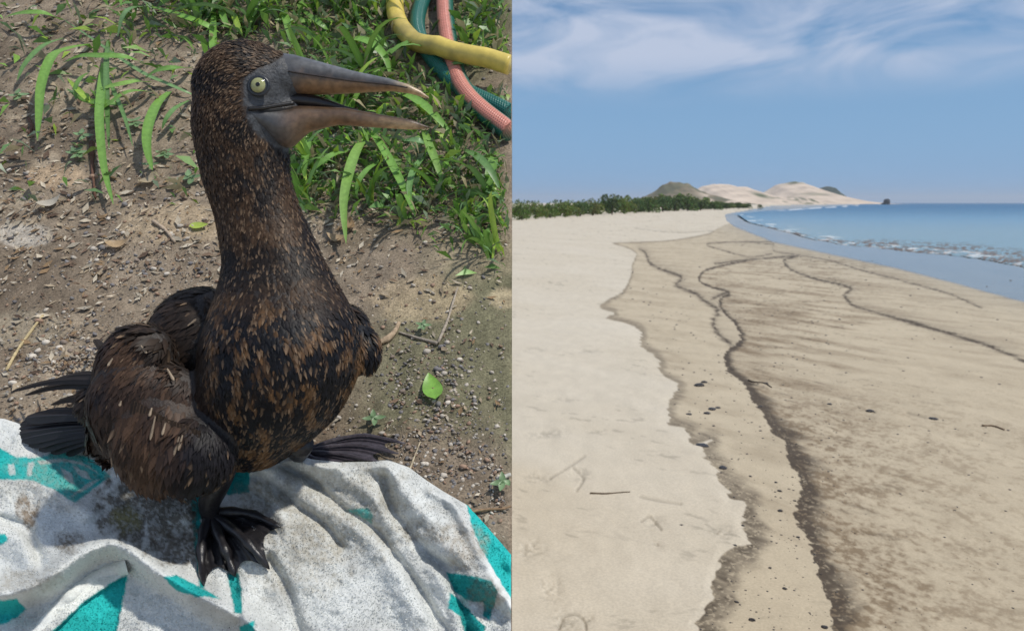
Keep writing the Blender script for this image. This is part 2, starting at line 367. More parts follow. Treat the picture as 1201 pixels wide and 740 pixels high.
for pl in ([(645, 560), (665, 548), (685, 535)], [(672, 548), (684, 560), (676, 575)], [(752, 612), (762, 606), (775, 622)], [(1064, 483), (1085, 489)], [(750, 583), (775, 588), (798, 592)], [(655, 735), (660, 722), (672, 719), (684, 724), (687, 738)]):
    d, sd, _ = dist_poly(gpx, gpy, smooth_line(pl, 4)); Z += -0.007 * np.exp(-(d / 1.6) ** 2)
    C = C * (1 - 0.30 * np.exp(-(d / 1.6) ** 2) * (.3 + n_f))[..., None]
Z += 0.008 * sst(2, -14, sB) * np.exp(np.clip(sB, -400, 0) / 60) * sst(300, 420, gpy)
Z = Z * (1 - wet)
# sea bed: below the water
insea = (gpx > 860.5) & (gpy < wl(gpx) - 0.4) & (gpy > wlt(gpx) + .1)
Z = np.where(insea, -0.02 - 0.0015 * np.clip(Yg, 0, 1500), Z)
C = np.where(insea[..., None], np.array([.2, .2, .17]), C)
Z[Yr > 250] *= np.where(insea[Yr > 250], 1, 0)
# rising back-beach toward the scrub
bv = np.stack([Xg, Yg, Z], -1).reshape(-1, 3)
beach = obj('beach', bv, grid_faces(*Xg.shape), M['sand'], colors=np.clip(C, 0.01, 1).reshape(-1, 3), attrs={'wet': wet})
tag(beach, 'pale sand beach stained by dark oily tide lines', kind='structure')

# ---- sea
spx = np.concatenate([np.arange(860, 1215, 1.3), [1230, 1260, 1300, 1400, 1600, 2000, 3000, 6000]])
tt = np.linspace(0, 1, 90) ** 1.0
sy = wl(spx)[None, :] * (1 - tt[:, None]) + wlt(spx)[None, :] * tt[:, None]
SY = CAMH * FP / (sy - HOR)
SXp = np.repeat(spx[None, :], 90, 0)
SX = np.clip(SY * (SXp - CX) / FP / math.cos(PITCH), -9500, 9500)
near = sst(60, 6, SY)
edge = sy - wl(SXp)                       # negative = seaward
wv = fbm(SX * 0.9 + 5, SY * 2.3, 111, 4)
zone = np.exp(edge / 7.0) * sst(880, 960, SXp)
swash = np.exp(-((edge + 5 + 2.5 * np.sin(SX * .8)) / 2.2) ** 2)
SZ = -0.006 + near * (wv - .35) * 0.10 * sst(0, -4, edge) + 0.05 * swash * near
shallow = np.array([0.20, 0.30, 0.32]); mid = np.array([0.10, 0.23, 0.33]); deep = np.array([0.045, 0.13, 0.24])
tdeep = sst(275, 240, sy)
SC = np.where((tdeep < .6)[..., None], shallow + (mid - shallow) * (tdeep / .6)[..., None], mid + (deep - mid) * ((tdeep - .6) / .4)[..., None])
sn = fbm(SXp / 5 , sy / 1.0, 121, 4, .65); band = np.interp(SXp, [900, 960, 1030, 1200], [2, 5, 13, 24])
scum = sst(.40, .58, sn) * (1 - sst(.5, 1.0, -edge / band)) * sst(872, 900, SXp)
SC = SC + (np.array([.14, .095, .075]) - SC) * np.clip(scum * .9, 0, 1)[..., None]
foamm = np.clip(sst(.58, .70, fbm(SXp / 12, sy / 1.3, 131, 4)) * np.exp(-((edge + 3.5) / 4) ** 2), 0, 1)
foamm = np.maximum(foamm, np.exp(-(((SXp - 919) / 6) ** 2 + ((sy - 271.5) / 1.4) ** 2)))
foamm = np.maximum(foamm, sst(.4, .6, sn) * np.exp(-(((SXp - 1130) / 26) ** 2 + ((edge + 4) / 1.6) ** 2)))
surf = np.exp(-((sy - wlt(SXp) - 0.9) / 0.6) ** 2) * sst(890, 930, SXp) * (SXp < 1000) * sst(.35, .6, noise(SXp / 6, sy / 2, 133))
foamm = np.maximum(foamm * .7, surf * .8)
SC = SC + (np.array([.75, .75, .73]) - SC) * foamm[..., None]
sea = obj('sea', np.stack([SX, SY, SZ], -1).reshape(-1, 3), grid_faces(*SX.shape), M['sea'], colors=SC.reshape(-1, 3), attrs={'matte': np.clip(np.maximum.reduce([scum * .8, foamm, .62 * sst(262, 239, sy)]), 0, 1)})
tag(sea, 'calm blue sea with brown oily froth along its edge', kind='structure')

# ---- hills
def hill(name, D, prof, depth, colf, label, nx=110, ny=34, rough=0.12, seed=0):
    prof = np.array(prof, float); xs = np.linspace(prof[0, 0], prof[-1, 0], nx)
    top = np.interp(xs, prof[:, 0], prof[:, 1]); hz = np.maximum(0, (HOR - top) / FP * D + CAMH)
    hz = hz * (1 + rough * .55 * (fbm(xs / 3.5, xs * 0, seed + 60, 3) - .5)); k = np.array([.25, .5, .25]); hz = np.convolve(np.pad(hz, 1, mode='edge'), k, 'valid')
    v = np.linspace(-1, 1, ny)[:, None]
    bum = np.where(v < 0, np.clip(1 + v, 0, 1) ** 0.9, np.clip(1 - v, 0, 1))
    X0 = (xs - CX) / FP * D; Yv = D + v * depth
    X_ = np.repeat(X0[None, :], ny, 0) * (1 + 0 * v); Y_ = np.repeat(Yv, nx, 1)
    nn = fbm(X_ / (depth * .35), Y_ / (depth * .35), seed, 5)
    Zh = hz[None, :] * bum * (1 - rough * 2 * nn * (1 - bum)) - 0.3 * (bum <= 0.001)
    cc = colf(X_, Y_, Zh, np.repeat(xs[None, :], ny, 0), bum, nn, hz)
    o = obj(name, np.stack([X_, Y_, Zh], -1).reshape(-1, 3), grid_faces(ny, nx), M['hill'], colors=cc.reshape(-1, 3))
    return tag(o, label, kind='structure')
sandc = np.array([.56, .46, .36]); greenc = np.array([.085, .095, .05]); rockc = np.array([.22, .175, .115])
def c_rocky(X, Y, Z, px, bum, nn, hz):
    n2 = fbm(X / 18, Y / 40 + Z / 9, 5, 4)
    c = rockc + (greenc - rockc) * (.75 * sst(.42, .62, n2))[..., None]
    s = sst(.50, .62, fbm(X / 30, Z / 5, 6, 3)) * sst(795, 830, px) * (bum < .8)
    return c + (sandc - c) * s[..., None]
def c_dune(X, Y, Z, px, bum, nn, hz):
    n2 = fbm(X / 60, Z / 6, 8, 4)
    c = sandc * (0.92 + .16 * n2[..., None])
    g_ = np.exp(-(((px - 925) / 9) ** 2)) * (bum > .90) * sst(.35, .5, nn + .1)
    g2 = np.exp(-(((px - 864) / 7) ** 2 + ((Z - 10) / 3.5) ** 2)) * 1.2
    g3 = np.exp(-(((px - 925) / 16) ** 2 + ((Z - 13) / 1.6) ** 2)) * .8
    g4 = sst(.55, .62, fbm(X / 5, Y / 16, 9, 3)) * sst(11, 5, Z) * (px > 862) * (px < 912)
    g = np.clip(np.maximum.reduce([g_, g2, g3, g4]), 0, 1)
    return c + (greenc * 1.3 - c) * g[..., None]
def c_dark(X, Y, Z, px, bum, nn, hz):
    n2 = fbm(X / 25, Z / 8, 15, 4)
    return np.array([.10, .105, .09]) + (np.array([.045, .06, .04]) - np.array([.10, .105, .09])) * sst(.4, .6, n2)[..., None]
hill('headland', 1500, [(925, 238), (945, 226), (957, 220.5), (965, 218.5), (975, 220), (985, 228), (992, 233), (999, 239.4)], 60, c_dark, 'dark scrub covered headland behind the white dune', seed=3)
hill('dune_hill', 1250, [(860, 239), (880, 232), (893, 226), (900, 222), (907, 217), (916, 214.5), (928, 213), (936, 214), (950, 219), (965, 225), (980, 232), (993, 237), (1006, 239.6)], 170, c_dune, 'white sand dune with dark scrub on its top', seed=1)
hill('dune_hill', 1080, [(790, 239.4), (812, 224), (822, 218.5), (834, 216), (850, 216), (862, 219), (872, 219.5), (880, 222.5), (892, 227), (908, 233), (925, 238), (935, 239.8)], 170, c_dune, 'long white sand dune beside the brown rocky hill', seed=2)
hill('rocky_hill', 900, [(725, 239.5), (745, 234), (760, 228), (770, 222), (776, 215.5), (784, 213), (795, 212.6), (806, 216), (816, 222), (828, 227), (842, 231), (860, 236), (875, 240)], 90, c_rocky, 'brown rocky hill with scrub beside white dunes', seed=4, rough=.25)

# ---- sea stack
def rock_mesh(seed, n=3, sub=3):
    bm = bmesh.new(); bmesh.ops.create_icosphere(bm, subdivisions=sub, radius=1)
    v = np.array([q.co[:] for q in bm.verts]); f = [[a.index for a in p.verts] for p in bm.faces]; bm.free()
    r = 1 + 0.35 * (fbm(v[:, 0] * 2 + v[:, 2] * 1.3 + seed, v[:, 1] * 2 - v[:, 2] + seed, seed, 4) - .5) * 2
    return v * r[:, None], f
v1, f1 = rock_mesh(3); v2, f2 = rock_mesh(9)
D = 800; x0 = (1035.5 - CX) / FP * D
va = v1 * np.array([3.0, 3.0, 4.4]) + np.array([x0 + .5, D, 1.0]); vb = v2 * np.array([4.6, 3.5, 2.2]) + np.array([x0, D, -.1])
o = obj('sea_rock', np.vstack([va, vb]), f1 + [[i + len(va) for i in q] for q in f2], M['rock'], origin=(x0, D, 0))
tag(o, 'small dark rock stack standing alone out at sea', 'rock')

# ---- scrub along the back of the beach
def leaf_cloud(n, rx, ry, rz, size, seed, lobes=7, base_c=(.055, .085, .022)):
    r = np.random.default_rng(seed)
    lc = r.normal(0, 1, (lobes, 3)) * np.array([rx * .45, ry * .4, rz * .22]) + np.array([0, 0, rz * .55])
    lr = r.uniform(.35, .6, lobes)
    k = r.integers(0, lobes, n); d = r.normal(0, 1, (n, 3)); d /= np.linalg.norm(d, axis=1)[:, None]
    c = lc[k] + d * (lr[k] * r.uniform(.55, 1.05, n) ** .5)[:, None] * np.array([rx * .85, ry * .85, rz * .6])
    c[:, 2] = np.abs(c[:, 2]) 
    a = r.normal(0, 1, (n, 3)); a /= np.linalg.norm(a, axis=1)[:, None]
    b_ = np.cross(a, r.normal(0, 1, (n, 3))); b_ /= np.linalg.norm(b_, axis=1)[:, None]
    s = size * r.uniform(.6, 1.4, n)[:, None]
    v = np.stack([c - a * s, c + b_ * s * .5, c + a * s, c - b_ * s * .5], 1).reshape(-1, 3)
    f = np.arange(4 * n).reshape(-1, 4)
    cc = np.array(base_c) * 1.75 * (r.uniform(.55, 1.6, (n, 1))) * (1 + r.normal(0, .12, (n, 3))) 
    return v, f, np.repeat(np.clip(cc, .005, 1), 4, 0)
M['trunk'] = mat_col('scrub_wood', .9, .2, base=(.10, .075, .05), grain=.3, gscale=4)
topo = np.array([(540, 236.5), (603, 236.5), (632, 237), (664, 236), (684, 235.5), (706, 234), (729, 231.5), (752, 232), (764, 230), (789, 227.5), (814, 231), (839, 235), (854, 237.5), (880, 239)])
basl = np.array([(560, 261), (603, 259), (632, 256.5), (677, 254), (739, 250.5), (782, 248.3), (827, 247), (852, 245.7), (902, 244.5)])
variants = []
for k in range(6):
    g_ = [(.06, .09, .022), (.075, .10, .025), (.045, .07, .022), (.085, .095, .03), (.05, .08, .03), (.04, .06, .025)][k]
    v, f, c = leaf_cloud(620, 1, 1, 1, .085, 40 + k, base_c=g_)
    me = mesh_data('crown', v, f, M['scrub'], colors=c, smooth=False)
    tv = []; tf = []
    for q in range(4):
        a_ = q * 1.7 + k
        tvv, tff = tube([(0, 0, -.05), (.1 * math.cos(a_), .1 * math.sin(a_), .25), (.35 * math.cos(a_), .35 * math.sin(a_), .7)], [.04, .03, .01], 5)
        tf += [[i + len(tv) for i in p] for p in tff]; tv += list(tvv)
    variants.append((me, mesh_data('trunk', tv, tf, M['trunk'])))
def bush(px, base_y, top_y, wpx, var, label, name='coastal_shrub', group='shrubs along the back of the beach'):
    D = CAMH * FP / (base_y - HOR); h = (base_y - top_y) / FP * D; rx = wpx / FP * D / 2
    e = empty(name, ((px - CX) / FP * D, D, 0), label, 'shrub', group)
    e.scale = (rx, max(rx * .8, .8), h * .92); e.rotation_euler.z = 0
    for nm, me in (('crown', variants[var][0]), ('trunk', variants[var][1])):
        c = bpy.data.objects.new(nm, me); col.objects.link(c); c.parent = e
    return e
bxs = [(612, 22, 0), (628, 20, 1), (645, 22, 0), (662, 24, 1), (680, 24, 4), (695, 22, 3), (731, 20, 1), (745, 20, 4), (760, 22, 2), (776, 22, 4), (790, 20, 5), (805, 20, 2), (820, 18, 5), (836, 16, 2), (850, 12, 5)]
for (x, wd, va_) in bxs:
    by = np.interp(x, basl[:, 0], basl[:, 1]) - .2; ty = np.interp(x, topo[:, 0], topo[:, 1]) + random.uniform(-.8, 1.2)
    bush(x, by, ty, wd * 1.25, va_, 'low green coastal shrub in the thicket behind the sand')
bush(717, 252, 224.5, 26, 5, 'tall rounded shrub rising above the low thicket', group=None)
bush(864, 245.2, 236.5, 9, 5, 'small dark shrub at the foot of the dunes', group='small shrubs below the dunes')
bush(876, 244.8, 237.5, 8, 2, 'small dark shrub at the foot of the dunes', group='small shrubs below the dunes')
bush(889, 244.5, 239, 7, 2, 'small dark shrub at the foot of the dunes', group='small shrubs below the dunes')
# the thicket that fills in behind them
tv, tf, tcl = [], [], []; nv = 0
for x in np.arange(560, 872, 4.5):
    by = np.interp(x, basl[:, 0], basl[:, 1]) - .6 - random.uniform(0, 1.4); ty = np.interp(x, topo[:, 0], topo[:, 1]) + random.uniform(0.5, 3)
    D = CAMH * FP / (by - HOR); h = max(.5, (by - ty) / FP * D)
    v, f, c = leaf_cloud(420, 1.0, 1.5, h, .13 * D / 110, int(x * 10), base_c=[(.06, .09, .022), (.05, .075, .022), (.075, .095, .03)][int(x) % 3])
    tv.append(v * np.array([9 / FP * D, 1, .95]) + np.array([(x - CX) / FP * D, D + 1.5, 0])); tf.append(f + nv); tcl.append(c); nv += len(v)
o = obj('thicket', np.vstack(tv), np.vstack(tf), M['scrub'], colors=np.vstack(tcl), smooth=False)
tag(o, 'dense green coastal thicket filling in behind the shrubs', 'thicket', kind='stuff')

# ---- tar lumps, driftwood
def gp(px, py):
    p = P(px, py, 1.0); r = p - CAM; s = -CAM[2] / r[2]; q = CAM + r * s; q[2] = beach_z(q[0], q[1]); return q
tar_variants = []
for k in range(5):
    v, f = rock_mesh(20 + k, sub=2); tar_variants.append(mesh_data('tar_lump', v * np.array([1, 1, .55]), f, M['tar']))
lumps = [(820, 453, 6, 4.5), (826, 449, 4, 3), (808, 486, 3, 2), (835, 480, 4, 3), (829, 485, 4, 2.5), (842, 478, 3, 2), (848, 550, 5, 2.5), (898, 450, 3, 2), (824, 523, 6, 2.2), (914, 577, 2.5, 2), (915, 600, 3, 2.5), (910, 567, 2, 1.6), (932, 588, 2, 1.6), (967, 737, 3.5, 3), (920, 691, 2.5, 2), (903, 667, 2, 2), (864, 706, 2.2, 2), (882, 727, 4, 3), (798, 697, 2, 1.8), (1020, 482, 4.5, 2.4), (973, 474, 2.4, 1.8), (1095, 491, 4.5, 2.2), (837, 500, 1.8, 1.3), (862, 640, 2, 1.6), (871, 617, 2, 1.6), (892, 506, 1.8, 1.2), (880, 560, 1.8, 1.4), (799, 617, 2, 1.8), (936, 630, 2, 2)]
for k, (x, y, a_, b_) in enumerate(lumps):
    p = gp(x, y); s = np.hypot(p[0], p[1]) / FP * 1.05
    big = k < 2
    o = bpy.data.objects.new('tar_lump', tar_variants[k % 5]); col.objects.link(o)
    o.location = tuple(p); o.scale = (a_ * s, a_ * s * random.uniform(.8, 1.4), b_ * s * 1.35); o.rotation_euler.z = random.uniform(-.6, .6)
    left = inpoly(np.array([float(x)]), np.array([float(y)]), poly2)[0]
    lab = 'black tar clump standing between the two oily tide lines' if big else ('black tar lump on the oily sand beyond the main dark line' if left else 'small black tar lump lying between the two oily tide lines')
    if 800 < x < 845 and 470 < y < 490: lab = 'black tar lump in a small cluster between the tide lines'
    if x in (824, 848): lab = 'dark tar lump lodged on the edge of the clean pale sand'
    if x == 799: lab = 'small black tar lump alone on clean pale sand'
    tag(o, lab, 'tar', 'tar lumps on the sand')
# countless crumbs
cv, cf, ccol = [], [], []; nv = 0
ico = rock_mesh(31, sub=1)
for k in range(1500):
    y = 300 + 440 * random.random() ** .8; x = random.uniform(720, 1190)
    if not inpoly(np.array([x]), np.array([y]), polyB)[0]: continue
    if x > 990 and random.random() < .8: continue
    p = gp(x, y); s = np.hypot(p[0], p[1]) / FP * random.choice([.5, .6, .7, .9, 1.2])
    cv.append(ico[0] * np.array([s * 1.2, s * 1.5, s * .6]) + p + np.array([0, 0, 0])); cf.append(np.array(ico[1]) + nv); nv += len(ico[0])
o = obj('tar_crumbs', np.vstack(cv), np.vstack(cf), M['tar'], smooth=False); tag(o, 'fine black tar crumbs scattered over the oily sand', 'tar', kind='stuff')
def stick(name, path, rad, label, cat, color, group=None, surf=gp, lift=0.0, mat='twig', seg=6, parent=None):
    pp = np.array([surf(x, y) for x, y in smooth_line(path, 4)]); pp[:, 2] += rad * .6 + lift
    n = len(pp); rr = rad * (1 - .45 * np.linspace(0, 1, n)) * (1 + .25 * np.random.default_rng(int(path[0][0])).normal(0, 1, n) * .5)
    v, f = tube(pp, rr, seg)
    o = obj(name, v, f, M[mat], origin=pp[0], colors=np.tile(np.array(color), (len(v), 1)))
    return tag(o, label, cat, group)
stick('driftwood_stick', [(692, 579.5), (710, 580), (728, 578.5), (739, 578)], .006, 'thin dark driftwood stick lying on clean pale sand', 'stick', (.12, .09, .06))
stick('driftwood_stick', [(1152, 500), (1165, 500.5), (1178, 505)], .008, 'thin brown stick on the oily sand toward the sea', 'stick', (.16, .11, .07))
stick('seaweed_strand', [(878, 447), (884, 449), (897, 450), (905, 455)], .008, 'dark curled seaweed strand beside the main oil line', 'seaweed', (.05, .04, .03))

# ================================================================== YARD BANK
DB = 1.05                                        # distance of the bird
PF = P(270, 640, DB); Y0, Z0 = PF[1], PF[2]; TS = math.tan(R(32))
def zbank(x, y, fine=True):
    x = np.asarray(x, float); y = np.asarray(y, float)
    z = Z0 + TS * (y - Y0) + 0.16 * np.clip(y - 1.35, 0, 3) ** 2
    z = z + (fbm(x * 2.1, y * 2.1, 201, 3) - .5) * 0.07 + (fbm(x * 9, y * 9, 202, 3) - .5) * 0.022
    if fine: z = z + (fbm(x * 42, y * 42, 203, 4, .6) - .5) * 0.011
    return z
def hit(px, py):
    px = np.atleast_1d(np.asarray(px, float)); py = np.atleast_1d(np.asarray(py, float))
    lo = np.full(px.shape, .35); res = np.full(px.shape, np.nan)
    ss = np.linspace(.35, 5.5, 90); prev = None
    for s in ss:
        p = P(px, py, s); f = p[:, 2] - zbank(p[:, 0], p[:, 1], False)
        m = np.isnan(res) & (f < 0); res[m] = s
    res = np.where(np.isnan(res), 5.0, res); a = res - (ss[1] - ss[0]); b_ = res.copy()
    for k in range(14):
        c = (a + b_) / 2; p = P(px, py, c); f = p[:, 2] - zbank(p[:, 0], p[:, 1], False)
        b_ = np.where(f < 0, c, b_); a = np.where(f < 0, a, c)
    return P(px, py, (a + b_) / 2)
HX = np.arange(-170, 640, 3.0); HY = np.arange(-30, 830, 3.0); _hx, _hy = np.meshgrid(HX, HY)
HD = ((hit(_hx.ravel(), _hy.ravel()) - CAM) @ F).reshape(_hx.shape)
def hit(px, py):                                            # bank surface behind a pixel, from the table
    px = np.atleast_1d(np.asarray(px, float)); py = np.atleast_1d(np.asarray(py, float))
    u = np.clip((px - HX[0]) / 3, 0, len(HX) - 1.001); v = np.clip((py - HY[0]) / 3, 0, len(HY) - 1.001); i = u.astype(int); j = v.astype(int); u = u - i; v = v - j
    d = (HD[j, i] * (1 - u) + HD[j, i + 1] * u) * (1 - v) + (HD[j + 1, i] * (1 - u) + HD[j + 1, i + 1] * u) * v
    return P(px, py, d)
def hit1(px, py): return hit(px, py)[0]
GN = np.array([0, -math.sin(R(34)), math.cos(R(34))])        # mean normal of the bank
gx = np.concatenate([-np.array([7, 6, 5, 4.2, 3.5, 3, 2.6, 2.3, 2.1]), np.arange(-1.95, 0.0005, .0042)]); gx[-1] = 0.0
gy = np.concatenate([np.array([-1.6, -1.2, -.8, -.4, -.1, .15]), np.arange(.3, 2.75, .0042), np.array([2.85, 3.0, 3.2, 3.5, 4.0, 4.6, 5.2])])
X_, Y_ = np.meshgrid(gx, gy)
Zb = zbank(X_, Y_)
crest = zbank(X_, np.full_like(X_, 3.0)); Zb = np.where(Y_ > 3.0, crest - (Y_ - 3.0) ** 2 * .35, Zb)
Zb = np.where(X_ < -2.5, Zb * (1 - sst(-2.5, -7, X_)) - .1 * sst(-2.5, -7, X_), Zb); Zb = np.maximum(Zb, -.15)
ypx, ypy, yd = proj(np.stack([X_, Y_, Zb], -1)); ypx = np.where(yd > .2, ypx, 300); ypy = np.where(yd > .2, ypy, 900)
s1 = np.array([.25, .20, .145]); s2c = np.array([.155, .12, .085]); pale = np.array([.42, .345, .25]); moss = np.array([.15, .15, .085])
na = fbm(X_ * 5, Y_ * 5, 211, 4); nb = fbm(X_ * 17, Y_ * 17, 212, 4); nc_ = fbm(X_ * 60, Y_ * 60, 213, 3)
YC = s1 + (s2c - s1) * sst(.35, .68, na * .6 + nb * .4)[..., None]
YC = YC + (pale - YC) * (0.75 * sst(.58, .78, nb * .5 + fbm(X_ * 3, Y_ * 3, 214, 3) * .5))[..., None]
mm = sst(.45, .65, fbm(X_ * 4 + 9, Y_ * 4, 215, 4)) * sst(380, 470, ypx) * .75
YC = YC + (moss - YC) * mm[..., None]
for (bx_, by_, ra, rb_, cc, st) in ((28, 276, 34, 14, (.42, .38, .32), .8), (62, 205, 34, 16, (.42, .31, .20), .75), (200, 262, 60, 26, (.40, .31, .20), .6), (35, 385, 50, 22, (.33, .28, .20), .6), (490, 350, 60, 26, (.42, .33, .21), .6), (560, 300, 50, 30, (.36, .29, .2), .35), (590, 350, 18, 14, (.5, .4, .26), .5)):  # pale soil patches; some stand in for sun flecks, painted into the colour
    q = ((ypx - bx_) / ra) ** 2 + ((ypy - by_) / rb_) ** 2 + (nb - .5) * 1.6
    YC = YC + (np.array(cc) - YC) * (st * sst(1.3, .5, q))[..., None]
YC = YC * (0.62 + .76 * nc_)[..., None]
nr, ncx = X_.shape
v = np.stack([X_, Y_, Zb], -1).reshape(-1, 3); f = grid_faces(nr, ncx)
# cut face toward the beach: soil down to the sand
edge_i = np.arange(nr) * ncx + ncx - 1; ev = v[edge_i]; ls = []
NS = 48; lc_ = []
for k in range(NS):
    tk = (k + 1) / NS; q = ev.copy(); q[:, 2] = ev[:, 2] * (1 - tk) - .12 * tk
    q[:, 0] = -.004 - .14 * tk - .07 * fbm(ev[:, 1] * 5, q[:, 2] * 7, 220, 5, .6) * min(1, tk * 10); ls.append(q)
    nz = fbm(ev[:, 1] * 4, q[:, 2] * 16, 230, 5, .6); lc_.append((s2c + (s1 - s2c) * sst(.3, .7, nz)[:, None]) * (.6 + .7 * fbm(ev[:, 1] * 50, q[:, 2] * 50, 231, 3))[:, None])
n0 = len(v); v = np.vstack([v] + ls); ids = [edge_i] + [n0 + nr * k + np.arange(nr) for k in range(NS)]
ff = []
for k in range(NS): ff.append(np.stack([ids[k][:-1], ids[k + 1][:-1], ids[k + 1][1:], ids[k][1:]], -1))
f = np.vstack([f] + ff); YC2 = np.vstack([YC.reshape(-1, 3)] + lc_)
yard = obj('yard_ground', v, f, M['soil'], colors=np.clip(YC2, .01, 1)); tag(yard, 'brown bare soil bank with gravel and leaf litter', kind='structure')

# ---- gravel and stones
pebs = [rock_mesh(60 + k, sub=1) for k in range(6)]
def dens_gravel(x, y):
    d = 0.10 + .9 * np.exp(-(((x - 500) / 55) ** 2 + ((y - 470) / 75) ** 2)) + .7 * np.exp(-(((x - 560) / 60) ** 2 + ((y - 560) / 60) ** 2)) + .9 * np.exp(-(((x - 80) / 60) ** 2 + ((y - 425) / 40) ** 2)) + .35 * np.exp(-(((x - 180) / 80) ** 2 + ((y - 310) / 30) ** 2))
    return d
def sample(n, dens, x0=-20, x1=600, y0=-15, y1=760, seed=0, mx=1.0):
    r = np.random.default_rng(seed); X = r.uniform(x0, x1, n * 12); Y = r.uniform(y0, y1, n * 12)
    k = r.uniform(0, mx, n * 12) < dens(X, Y); return X[k][:n], Y[k][:n]
def peb_colors(r, n):
    pal = np.array([(.34, .29, .23), (.42, .37, .30), (.25, .20, .16), (.20, .19, .185), (.30, .20, .14), (.50, .45, .38), (.16, .15, .15)])
    return pal[r.integers(0, len(pal), n)] * r.uniform(.75, 1.2, (n, 1))
r = np.random.default_rng(5)
gxp, gyp = sample(7000, dens_gravel, seed=5, mx=1.2, y1=640); H = hit(gxp, gyp); n = len(H)
sz = (0.9 + 2.5 * r.random(n) ** 3) * np.linalg.norm(H - CAM, axis=1) / FP; pcs = peb_colors(r, n)
vv, fc, cc = [], [], []; nv = 0
for k in range(n):
    if H[k, 0] > -.006: continue
    pv, pf = pebs[k % 6]; an = r.uniform(0, 6.28); ca, sa = math.cos(an), math.sin(an)
    q = pv * np.array([1, r.uniform(.7, 1), .6]) * sz[k]; q = np.stack([q[:, 0] * ca - q[:, 1] * sa, q[:, 0] * sa + q[:, 1] * ca, q[:, 2] + q[:, 1] * TS * .8], -1)
    vv.append(q + H[k] + GN * sz[k] * .25); fc.append(np.array(pf) + nv); nv += len(pv); cc.append(np.tile(pcs[k], (len(pv), 1)))
o = obj('gravel', np.vstack(vv), np.vstack(fc), M['stone'], colors=np.vstack(cc), smooth=False); tag(o, 'fine loose gravel scattered over the bare soil', 'gravel', kind='stuff')
stx, sty = sample(90, lambda x, y: dens_gravel(x, y) * (y < 600), seed=15, mx=1.2, y0=200, y1=620); H = hit(stx, sty)
st_me = []
for k in range(8):
    pv, pf = rock_mesh(70 + k, sub=2); c_ = peb_colors(np.random.default_rng(k + 3), 1)
    st_me.append(mesh_data('stone', pv * np.array([1, .8, .62]), pf, M['stone'], colors=np.tile(c_, (len(pv), 1))))
for k in range(len(H)):
    s = random.uniform(2.8, 5.0) * np.linalg.norm(H[k] - CAM) / FP
    if H[k, 0] > -s * 1.3: continue
    o = bpy.data.objects.new('stone', st_me[k % 8]); col.objects.link(o); o.parent = yard
    o.location = tuple(H[k] + GN * s * .25); o.scale = (s, s, s); o.rotation_euler = (R(30), 0, random.uniform(0, 6))

# ---- leaf litter and chips
lx, ly = sample(4200, lambda x, y: .25 + .8 * np.exp(-((y - 255) / 90) ** 2) * (x < 470) + .5 * (x < 240) * (y < 330) + .5 * np.exp(-(((x - 420) / 90) ** 2 + ((y - 275) / 40) ** 2)) + 1.1 * np.exp(-(((x - 70) / 75) ** 2 + ((y - 415) / 45) ** 2)) + .9 * np.exp(-(((x - 150) / 60) ** 2 + ((y - 335) / 35) ** 2)), seed=25, mx=1.6, y1=640)
H = hit(lx, ly); n = len(H); r = np.random.default_rng(8)
pal = np.array([(.40, .32, .22), (.56, .48, .36), (.22, .15, .10), (.15, .10, .07), (.50, .44, .34), (.30, .20, .11)])
vv, fc, cc = [], [], []; nv = 0
for k in range(n):
    d = np.linalg.norm(H[k] - CAM); L_ = (1.8 + 6.5 * r.random() ** 4) * d / FP; an = r.uniform(0, 6.28)
    t1 = np.array([math.cos(an), math.sin(an), math.sin(an) * TS]); t1 /= np.linalg.norm(t1); b_ = np.cross(GN, t1); W_ = L_ * r.uniform(.18, .5)
    c0 = H[k] + GN * .003
    if c0[0] > -.012: continue
    pts_ = [c0 - t1 * L_, c0 - b_ * W_ + GN * r.uniform(0, .5) * W_, c0 + t1 * L_ + GN * r.uniform(-.1, .6) * L_, c0 + b_ * W_ + GN * r.uniform(0, .5) * W_, c0 - GN * .1 * W_]
    vv += pts_; fc += [(nv, nv + 1, nv + 4), (nv + 1, nv + 2, nv + 4), (nv + 2, nv + 3, nv + 4), (nv + 3, nv, nv + 4)]; nv += 5
    cc.append(np.tile(pal[r.integers(0, 6)] * r.uniform(.5, 1.0), (5, 1)))
o = obj('leaf_litter', np.array(vv), np.array(fc), M['litter'], colors=np.vstack(cc), smooth=False); tag(o, 'dry brown leaf litter and chips on the soil', 'leaf litter', kind='stuff')

# ---- twigs and single leaves
def ysurf(x, y): return hit1(x, y) + GN * .002
stick('straw_stem', [(8, 437), (22, 412), (36, 392), (51, 372)], .0032, 'pale dry straw stem on soil left of the dark tail', 'straw', (.45, .36, .2), surf=ysurf)
stick('twig', [(514, 404), (525, 378), (531, 358), (537, 339)], .0028, 'thin grey forked twig on mossy soil, upright arm', 'twig', (.34, .29, .23), surf=ysurf)
stick('twig', [(513, 405), (498, 401), (484, 397), (468, 392)], .003, 'thin grey twig lying beside the bird, flat arm of the fork', 'twig', (.30, .26, .21), surf=ysurf)
stick('dry_leaf', [(444, 406), (456, 400), (464, 391), (468, 382)], .006, 'curled pale brown dry leaf beside the far wing', 'leaf', (.40, .30, .20), surf=ysurf)
stick('twig', [(550, 603), (570, 600), (588, 599), (599, 596)], .0025, 'thin reddish twig on gravel above the teal towel edge', 'twig', (.26, .17, .1), surf=ysurf)
stick('twig', [(180, 262), (194, 272), (206, 287)], .004, 'short pale twig on soil just behind the bird', 'twig', (.38, .30, .22), surf=ysurf)
stick('twig', [(583, 566), (592, 562), (599, 559)], .004, 'short grey stick end on gravel beside a small weed', 'twig', (.45, .43, .38), surf=ysurf)
